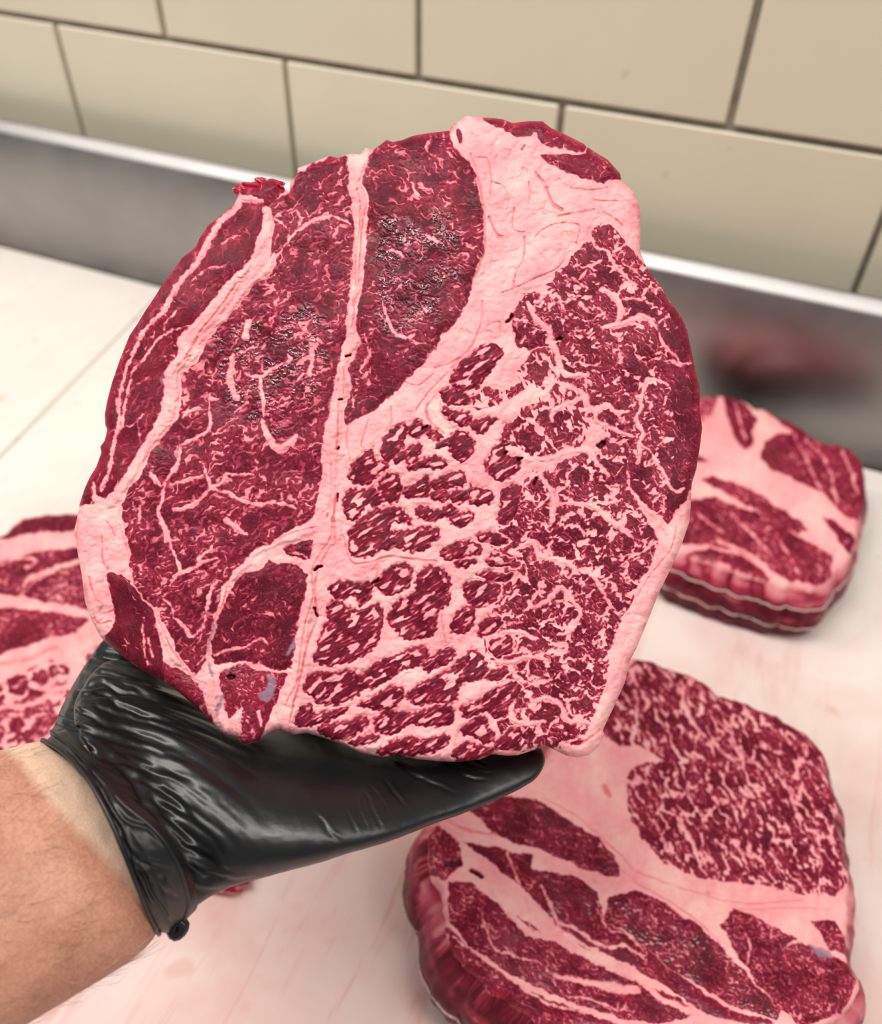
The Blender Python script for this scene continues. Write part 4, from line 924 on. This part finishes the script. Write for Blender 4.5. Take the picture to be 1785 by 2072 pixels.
def tube(P, r, n=14, sub=6):
    """closed tapered tube with round ends through world points"""
    Q = catmull(np.column_stack([P, r]), sub)
    p, rr = Q[:, :3], np.maximum(Q[:, 3], 1e-5)
    d0, d1 = _n(p[0] - p[1]), _n(p[-1] - p[-2])
    pre = [(p[0] + d0 * rr[0] * math.sin(t), rr[0] * math.cos(t)) for t in (1.45, 1.1, 0.7, 0.35)]
    post = [(p[-1] + d1 * rr[-1] * math.sin(t), rr[-1] * math.cos(t)) for t in (0.35, 0.7, 1.1, 1.45)]
    p = np.vstack([[a for a, _ in pre], p, [a for a, _ in post]]); rr = np.concatenate([[b for _, b in pre], rr, [b for _, b in post]])
    tg = np.gradient(p, axis=0); tg /= np.linalg.norm(tg, axis=1)[:, None] + 1e-12
    up = np.array([0.3, 0.2, 0.93]); up -= tg[0] * up.dot(tg[0]); u = _n(up); V = []
    th = np.linspace(0, 2 * np.pi, n, endpoint=False)
    for a, t, q in zip(p, tg, rr):
        u = _n(u - t * u.dot(t)); v = np.cross(t, u)
        V.append(a + q * (np.cos(th)[:, None] * u + np.sin(th)[:, None] * v))
    V = np.array(V); k = len(V); i = np.arange(n); j = (i + 1) % n
    F = np.concatenate([np.stack([r_ * n + i, r_ * n + j, (r_ + 1) * n + j, (r_ + 1) * n + i], -1) for r_ in range(k - 1)])
    VV = np.vstack([V.reshape(-1, 3), V[0].mean(0), V[-1].mean(0)])
    T = np.concatenate([np.stack([j, i, np.full(n, k * n)], -1), np.stack([(k - 1) * n + i, (k - 1) * n + j, np.full(n, k * n + 1)], -1)])
    return VV, F, T
def join(parts):
    V, Fq, Ft = [], [], []; o = 0
    for p in parts:
        V.append(p[0]); Fq.append(p[1] + o); Ft.append(p[2] + o); o += len(p[0])
    return np.concatenate(V), np.concatenate(Fq), np.concatenate(Ft)

HAND = [
 (150, 1462, .345, 372, 1850, .322, .026, 62), (158, 1405, .360, 395, 1832, .327, .029, 58), (225, 1335, .388, 440, 1803, .335, .030, 40),
 (345, 1372, .388, 520, 1772, .338, .035, 22), (480, 1452, .386, 620, 1742, .340, .037, 10), (620, 1484, .384, 715, 1710, .343, .036, 0),
 (760, 1508, .383, 800, 1685, .347, .030, 0), (860, 1518, .382, 880, 1658, .353, .022, 0), (950, 1518, .380, 960, 1632, .358, .015, 0),
 (1030, 1508, .377, 1035, 1602, .362, .0105, 0), (1072, 1498, .378, 1082, 1576, .365, .008, 0), (1092, 1508, .376, 1098, 1556, .367, .005, 0), (1101, 1522, .373, 1104, 1538, .370, .002, 0)]
def chain(pts): return W([p[0] for p in pts], [p[1] for p in pts], [p[2] for p in pts]), np.array([p[3] for p in pts])
parts = [ring_loft(HAND)[:3]]
parts.append(tube(*chain([(235, 1600, .36, .024), (206, 1530, .378, .0222), (214, 1452, .395, .0200), (246, 1362, .418, .0168), (330, 1230, .428, .0135), (395, 1120, .428, .0115), (430, 1060, .425, .0095)])))      # thumb, up behind the steak
parts.append(tube(*chain([(560, 1580, .385, .016), (720, 1555, .402, .0125), (860, 1500, .410, .0112), (980, 1430, .410, .0102), (1050, 1370, .409, .0088)])))   # ring finger
parts.append(tube(*chain([(520, 1540, .395, .017), (680, 1510, .414, .0132), (810, 1425, .420, .0118), (920, 1330, .418, .0105), (980, 1260, .416, .009)])))     # middle finger
parts.append(tube(*chain([(470, 1510, .398, .018), (590, 1450, .420, .0135), (690, 1340, .426, .012), (770, 1225, .424, .0105), (810, 1150, .421, .009)])))      # index finger
V, Fq, Ft = join(parts)
tmp = mesh_np('glove_raw', V, [Fq, Ft], M_GLOVE)
md = tmp.modifiers.new('r', 'REMESH'); md.mode = 'VOXEL'; md.voxel_size = 0.0008
md = tmp.modifiers.new('s', 'SMOOTH'); md.iterations = 18; md.factor = 0.5
dg = bpy.context.evaluated_depsgraph_get(); ev = tmp.evaluated_get(dg); gm = bpy.data.meshes.new_from_object(ev)
bpy.data.objects.remove(tmp, do_unlink=True)
def displace(me, lines, amp_all, seed, facing=True, k=1.0, grain=None):
    n = len(me.vertices); co = np.empty(n * 3, np.float32); me.vertices.foreach_get('co', co); co = co.reshape(-1, 3).astype(float)
    no = np.empty(n * 3, np.float32); me.vertices.foreach_get('normal', no); no = no.reshape(-1, 3)
    x, y, d = to_px(co)
    vd = co - CAM; vd /= np.linalg.norm(vd, axis=1)[:, None]
    fr = sstep(0.02, 0.25, -(vd * no).sum(1))
    wx = 5 * fbm(x / 45, y / 45, seed); xx, yy = x + wx, y + 5 * fbm(x / 45, y / 45, seed + 2)
    off = np.zeros(n)
    for (P, w, a) in lines:
        P = catmull(np.asarray(P)[:, :2], 5)
        i0 = np.where((x > P[:, 0].min() - 60) & (x < P[:, 0].max() + 60) & (y > P[:, 1].min() - 60) & (y < P[:, 1].max() + 60))[0]
        if not len(i0): continue
        best = np.full(len(i0), 1e9); sg = np.zeros(len(i0)); tt = np.zeros(len(i0)); m = len(P) - 1
        for q in range(m):
            ax, ay = P[q]; ex, ey = P[q + 1] - P[q]; l2 = ex * ex + ey * ey + 1e-9
            X, Y = xx[i0] - ax, yy[i0] - ay
            t = np.clip((X * ex + Y * ey) / l2, 0, 1); dd = np.hypot(X - ex * t, Y - ey * t)
            s = np.sign(ex * Y - ey * X); kk = dd < best
            best = np.where(kk, dd, best); sg = np.where(kk, s, sg); tt = np.where(kk, (q + t) / m, tt)
        fade = sstep(-0.05, 0.15, tt) * sstep(1.0, 0.45, tt)
        sd = best * sg
        off[i0] += a * fade * (-np.exp(-(sd / w) ** 2) + 0.8 * np.exp(-((sd + 1.7 * w) / (1.1 * w)) ** 2) + 0.15 * np.exp(-((sd - 2.4 * w) / (1.6 * w)) ** 2))
    if grain:
        ga = math.radians(grain[0]) + 0.25 * np.clip((y - 1450) / 250, -1, 1.4)
        u_, v_ = (x - 100) * np.cos(ga) + (y - 1450) * np.sin(ga), -(x - 100) * np.sin(ga) + (y - 1450) * np.cos(ga)
        fold = np.abs(perlin(u_ / 420, v_ / 30, seed + 9)) ; fold2 = np.abs(perlin(u_ / 260, v_ / 15, seed + 12))
        off += grain[1] * (1.3 * (fold - .3) + 0.5 * (fold2 - .3)) * sstep(grain[2] + 60, grain[2] - 190, x) * sstep(-40, 90, 1760 - y)
    off = off * fr + amp_all * fbm(x / 60, y / 60, seed + 4)
    co = co + no * (off * k)[:, None]
    me.vertices.foreach_set('co', co.astype(np.float32).ravel()); me.update()
    return x, y
g1c, g2c, g3c = Crop(0, 1250, 600 / 1776), Crop(500, 1400, 650 / 1785), Crop(0, 1480, 420 / 1470)
WR = [(g1c('560,330 700,345 870,400 1010,450'), 5, .0009), (g1c('500,420 600,400 700,440 850,470 1150,570'), 5, .0012), (g1c('460,470 640,460 720,530 1000,620 1250,700'), 6, .0013),
 (g1c('420,560 520,570 640,640 800,680 1150,790'), 6, .0013), (g1c('380,640 560,690 900,800 1250,880'), 7, .0013), (g1c('350,690 560,760 700,850 1000,950 1350,1060'), 7, .0014),
 (g1c('450,740 700,880 880,1000 1200,1130'), 7, .0012), (g1c('750,920 900,1080 1100,1200 1350,1370'), 8, .0012), (g1c('780,960 900,1150 1050,1330 1250,1450 1420,1560'), 8, .0013),
 (g1c('950,1000 1100,1150 1250,1320'), 7, .0008), (g1c('560,390 720,395 900,470 1050,520'), 5, .0007), (g1c('560,520 700,580 900,640 1100,720'), 5, .0008), (g1c('1100,1480 1250,1540 1420,1570 1560,1560'), 6, .0008), (g1c('1120,1600 1250,1640 1380,1610'), 6, .0007),
 (g2c('810,390 1000,500 1170,570'), 6, .0010), (g2c('1080,390 1230,470 1360,495'), 5, .0009), (g2c('1160,385 1280,440 1400,455'), 4, .0008), (g2c('1240,375 1330,410 1430,420'), 4, .0007), (g2c('760,480 850,600 890,660'), 5, .0006),
 (g2c('650,540 720,700 760,770'), 5, .0006), (g2c('690,520 760,620 800,700'), 4, .0004), (g2c('560,660 620,800'), 5, .0005), (g2c('380,670 480,800 540,840'), 6, .0005), (g2c('610,620 680,780'), 4, .0004), (g2c('870,530 880,570'), 4, .0004)]
displace(gm, [(a_, b_ * (.8 if a_[0, 0] < 480 else .6), c_ * (.7 if a_[0, 0] < 480 else .6)) for a_, b_, c_ in WR], 0.0003, 201, grain=(16, 0.0017, 520, 1560))
gm.polygons.foreach_set('use_smooth', np.ones(len(gm.polygons), bool))
person = empty('person', tuple(W(300, 1700, .33)))
tag(person, 'bare forearm and hand in a black disposable glove holding up the steak', 'person')
glove = bpy.data.objects.new('glove', gm); COL.objects.link(glove); reparent(glove, person)
if not gm.materials: gm.materials.append(M_GLOVE)
glove['label'] = 'wrinkled black nitrile glove'

# loose cuff: traced front edge and seam, closed round the back of the wrist
def cuff_ring(front, d0, d1, hd, n=60):
    P = catmull(front, 8); s = np.concatenate([[0], np.cumsum(np.hypot(*np.diff(P, axis=0).T))]); s /= s[-1]
    t = np.linspace(0, 1, n // 2 + 1); fx, fy = np.interp(t, s, P[:, 0]), np.interp(t, s, P[:, 1])
    dc = d0 + (d1 - d0) * t
    Fp = W(fx, fy, dc - hd * np.sin(np.pi * t) ** 0.8)
    bx, by = fx[0] + (fx[-1] - fx[0]) * t, fy[0] + (fy[-1] - fy[0]) * t
    Bp = W(bx - (fx - bx) * .8, by - (fy - by) * .8, dc + hd * np.sin(np.pi * t) ** 0.8)
    return np.vstack([Fp, Bp[::-1][1:-1]])
edge_f = px('86,1497 115,1512 145,1537 178,1577 203,1618 225,1662 243,1706 258,1742 272,1778 287,1815 300,1848 322,1890')
mid_f = px('96,1488 150,1530 190,1580 235,1640 275,1695 305,1745 325,1790 340,1830 343,1894')
seam_f = px('104,1480 152,1522 203,1578 255,1632 300,1668 330,1700 356,1742 374,1786 383,1832 366,1876')
in_f = px('128,1472 170,1510 215,1562 268,1618 312,1655 345,1692 372,1736 392,1782 402,1826 392,1850')
rings = [cuff_ring(edge_f, .334, .314, .0298), cuff_ring(edge_f * .5 + mid_f[np.round(np.linspace(0, len(mid_f) - 1, len(edge_f))).astype(int)] * .5, .336, .316, .0312), cuff_ring(mid_f, .337, .317, .0318), cuff_ring(mid_f * .45 + seam_f[np.round(np.linspace(0, len(seam_f) - 1, len(mid_f))).astype(int)] * .55, .339, .319, .0318), cuff_ring(seam_f, .341, .321, .0322), cuff_ring(in_f, .343, .323, .0285)]
RG = np.array(rings)
RGs = np.array([[1 - a] for a in ()])
k0 = len(RG); sub = 8
fine = []
for i in range(k0 - 1):
    for s_ in range(sub): fine.append(RG[i] * (1 - s_ / sub) + RG[i + 1] * (s_ / sub))
fine.append(RG[-1]); RG = np.array(fine); kr, n_ = RG.shape[:2]
i = np.arange(n_); j = (i + 1) % n_
F = np.concatenate([np.stack([r * n_ + i, r * n_ + j, (r + 1) * n_ + j, (r + 1) * n_ + i], -1) for r in range(kr - 1)])
cf = mesh_np('cuff', RG.reshape(-1, 3), F, M_GLOVE)
sm_ = cf.modifiers.new('sub', 'SUBSURF'); sm_.levels = 2; sm_.render_levels = 2
dg = bpy.context.evaluated_depsgraph_get(); cm = bpy.data.meshes.new_from_object(cf.evaluated_get(dg)); bpy.data.objects.remove(cf, do_unlink=True)
WC = [(g3c('450,100 560,250 680,330 800,520 920,640 1050,690 1160,800 1220,900'), 5, .0011), (g3c('560,220 660,380 800,600 880,780 940,920'), 5, .0010), (g3c('660,330 740,520 830,700'), 4, .0007), (g3c('940,930 1060,1050 1180,1150 1280,1180'), 5, .0010),
 (g3c('980,960 1080,1150 1180,1300 1220,1380'), 5, .0011), (g3c('840,740 960,900 1120,960 1240,1000'), 5, .0008), (g3c('680,170 740,210 830,340 950,470 990,620'), 4, .0009), (g3c('1140,1030 1190,1120 1230,1180'), 4, .0007), (g3c('900,850 1000,1100 1120,1320'), 4, .0006)]
displace(cm, [(a_, b_, c_ * .75) for a_, b_, c_ in WC], 0.0003, 231)
cm.polygons.foreach_set('use_smooth', np.ones(len(cm.polygons), bool))
cuff = bpy.data.objects.new('cuff', cm); COL.objects.link(cuff); reparent(cuff, person); cuff.parent = glove; cuff.matrix_parent_inverse = Matrix.Identity(4)
so_ = cuff.modifiers.new('thick', 'SOLIDIFY'); so_.thickness = 0.0005; so_.offset = -1
def bead(name, ring, r, par):
    Q = np.vstack([ring, ring[:1]])
    Vb, Fb, Tb = tube(Q, np.full(len(Q), r), 8, 2)
    o = mesh_np(name, Vb, [Fb, Tb], M_GLOVE); reparent(o, person); o.parent = par; o.matrix_parent_inverse = Matrix.Identity(4); return o
bead('rolled_edge', rings[0], 0.0009, glove)
bead('rolled_seam', rings[4] , 0.0008, glove)
kn = W([352, 362, 372, 366, 356, 348], [1868, 1862, 1872, 1886, 1892, 1884], [.318] * 6)
bead('rolled_tip', kn, 0.0022, glove)

# forearm
ARM = [(178, 1510, .344, 350, 1800, .326, .020, 10), (128, 1508, .338, 322, 1866, .316, .0262, 12), (80, 1502, .334, 300, 1912, .312, .0285, 12), (20, 1514, .328, 225, 1966, .306, .030, 10), (-80, 1540, .318, 100, 2040, .298, .033, 5), (-230, 1590, .304, -60, 2140, .286, .036, 0), (-430, 1670, .288, -260, 2270, .270, .039, 0), (-640, 1770, .272, -470, 2420, .256, .042, 0)]
AV, AF, AT, AG = ring_loft(ARM, n=160, sub=26)
am = mesh_np('arm_raw', AV, [AF, AT], M_SKIN)
me_arm = am.data; bpy.data.objects.remove(am)
SKL = [(g3c('60,150 160,230 250,380 450,600 700,850 850,1010 960,1140'), 6, .0018), (g3c('130,150 330,300 560,500 760,720 860,850'), 7, .0011), (g3c('250,170 400,280 520,420'), 7, .0008), (g3c('-60,250 80,330 230,480'), 9, .0006)]
ax_, ay_ = displace(me_arm, SKL, 0.0004, 251)
pc = catmull(g3c('0,120 60,150 160,230 250,380 450,600 700,850 850,1010 960,1140 1100,1340'), 6)
sd = -sdf_poly(ax_, ay_, np.vstack([pc, [[700, 1900], [700, 1300], [0, 1300]]]))
pale = sstep(14, -14, sd + 6 * fbm(ax_ / 30, ay_ / 30, 261))
at = me_arm.attributes.new('pale', 'FLOAT', 'POINT'); at.data.foreach_set('value', pale.astype(np.float32))
arm = bpy.data.objects.new('forearm', me_arm); COL.objects.link(arm); reparent(arm, person)
arm['label'] = 'tanned bare forearm with fine hair and a pale band at the wrist'
# hair on the forearm: uncountable
m, nt, b = nmat('arm_hair'); M_HAIR = m
hr = N(nt, 'ShaderNodeAttribute', attribute_name='shade').outputs['Fac']
L(nt, ramp(nt, hr, [(0.0, srgb(116, 74, 50)), (0.6, srgb(150, 98, 66)), (1.0, srgb(236, 206, 170))]), b.inputs['Base Color']); b.inputs['Roughness'].default_value = 0.4
rh = random.Random(5); hv, hf, hs = [], [], []; o = 0
kR, nR = AG.shape[:2]
for q in range(330):
    r_ = rh.randint(48, kR - 60); c_ = rh.randint(6, nR // 2 + 10) if q < 300 else rh.randint(int(nR * .36), int(nR * .56))
    p = AG[r_, c_ % nR]; tn = _n(AG[r_ - 3, c_ % nR] - AG[r_ + 3, c_ % nR]); ci = _n(AG[r_, (c_ + 2) % nR] - AG[r_, (c_ - 2) % nR]); nn = _n(np.cross(tn, ci)); 
    if nn.dot(p - AG[r_].mean(0)) < 0: nn = -nn
    ln_ = rh.uniform(.006, .015); sw = rh.uniform(-.5, .9); cu = rh.uniform(-.6, .6); rad = rh.uniform(.00004, .00007); shd = rh.random() ** 1.2
    lift = rh.uniform(.05, .2) if q < 300 else rh.uniform(.2, .5)
    dirv = _n(tn + ci * sw)
    for s_ in range(6):
        t = s_ / 5; c0 = p + dirv * ln_ * t + ci * cu * ln_ * t * t * .6 + nn * (ln_ * lift * math.sin(t * 2.4) + .00035)
        w_ = rad * (1 - .8 * t)
        hv += [c0 + nn * w_, c0 - ci * w_ - nn * w_ * .5, c0 + ci * w_ - nn * w_ * .5]; hs += [shd] * 3
        if s_: 
            for e in range(3): hf.append((o + (s_ - 1) * 3 + e, o + (s_ - 1) * 3 + (e + 1) % 3, o + s_ * 3 + (e + 1) % 3, o + s_ * 3 + e))
    o += 18
ho = mesh_np('arm_hair', np.array(hv), np.array(hf), M_HAIR, attrs={'shade': np.array(hs)})
reparent(ho, person); ho['kind'] = 'stuff'

# ------------------------------------------------------------------ strings and scraps
m, nt, b = nmat('butcher_twine'); M_STR = m
L(nt, ramp(nt, noise(nt, geo(nt), 700, 2), [(0.3, srgb(176, 140, 130)), (0.7, srgb(226, 206, 194))]), b.inputs['Base Color']); b.inputs['Roughness'].default_value = 0.6
def string_around(side, frac, bul, root, lab, r=0.0008):
    rows, O = side
    n = rows.shape[1]; idx = np.arange(0, n, max(1, n // 180))
    t = np.clip(frac + 0.06 * fbm(idx / n * 9, idx * 0.0, 301), 0.02, 0.95) * (len(rows) - 1)
    i0 = t.astype(int); fr_ = (t - i0)[:, None]
    P = rows[i0, idx] * (1 - fr_) + rows[i0 + 1, idx] * fr_ + O[idx] * (0.0004 + 0.0005 * fbm(idx / n * 30, idx * 0.0, 305))[:, None]
    P = np.vstack([P, P[:1]])
    V, F, T = tube(P, np.full(len(P), r), 8, 2)
    o = mesh_np('twine', V, [F, T], M_STR); reparent(o, root); o['label'] = lab; return o
string_around(side1, 0.50, 0.0185, roast1, 'pale twine tied round the front roast')
string_around(side2, 0.26, 0.008, roast2, 'upper pale twine round the back right roast')
string_around(side2, 0.66, 0.008, roast2, 'lower pale twine round the back right roast')
# scrap of meat under the hand
def scrap(name, cx, cy, sx, sy, sz, rot, label, seed, z=0.0):
    bm = bmesh.new(); bmesh.ops.create_icosphere(bm, subdivisions=4, radius=1)
    c = on_z(cx, cy, 0.0); V = np.array([v.co[:] for v in bm.verts]); F = np.array([[v.index for v in f.verts] for f in bm.faces]); bm.free()
    k = 1 + 0.28 * fbm(V[:, 0] * 1.6 + 3, V[:, 1] * 1.6 + V[:, 2], seed) + 0.1 * fbm(V[:, 0] * 5, V[:, 1] * 5 + V[:, 2] * 4, seed + 1)
    P = V * k[:, None] * np.array([sx, sy, sz]); P[:, 2] = np.maximum(P[:, 2] + sz * .55, 0.0006)
    cr, sr = math.cos(rot), math.sin(rot)
    P = np.column_stack([P[:, 0] * cr - P[:, 1] * sr, P[:, 0] * sr + P[:, 1] * cr, P[:, 2]]) + np.array([c[0], c[1], 0])
    ft = sstep(-.1, .35, fbm(V[:, 0] * 2.2, V[:, 1] * 2.2 + V[:, 2] * 2, seed + 2))
    o = mesh_np(name, P, F, M_MEAT, attrs=dict(fat=ft, tone=np.full(len(V), .85), wet=np.full(len(V), .5), silver=ft * 0, crease=ft * 0))
    return tag(o, label, 'meat')
scrap('meat_trimming', 446, 1778, 0.022, 0.012, 0.009, 0.35, 'small red meat trimming on the board just under the gloved hand', 5)

for i_, (sx_, sy_, r_) in enumerate([(490, 386, .0028), (514, 381, .0036), (540, 374, .0036), (560, 374, .0028)]):
    bm = bmesh.new(); bmesh.ops.create_icosphere(bm, subdivisions=4, radius=1)
    V = np.array([v.co[:] for v in bm.verts]); F = np.array([[v.index for v in f.verts] for f in bm.faces]); bm.free()
    k = 1 + 0.45 * perlin(V[:, 0] * 1.1 + i_ * 5, V[:, 1] * 1.1 + V[:, 2], 311 + i_)
    P = V * k[:, None] * r_ * np.array([1.5, .8, .8]) + W(sx_, sy_, st_depth(sx_, sy_) + .004)
    ft = sstep(0, .4, fbm(V[:, 0] * 2, V[:, 1] * 2 + V[:, 2], 321 + i_)) * .8
    o = mesh_np('torn_shred', P, F, M_MEAT, attrs=dict(fat=ft, tone=np.full(len(V), 1.0), wet=np.full(len(V), .5), silver=ft * 0, crease=ft * 0))
    reparent(o, steak); o['label'] = 'torn bright red shred on the steak edge'
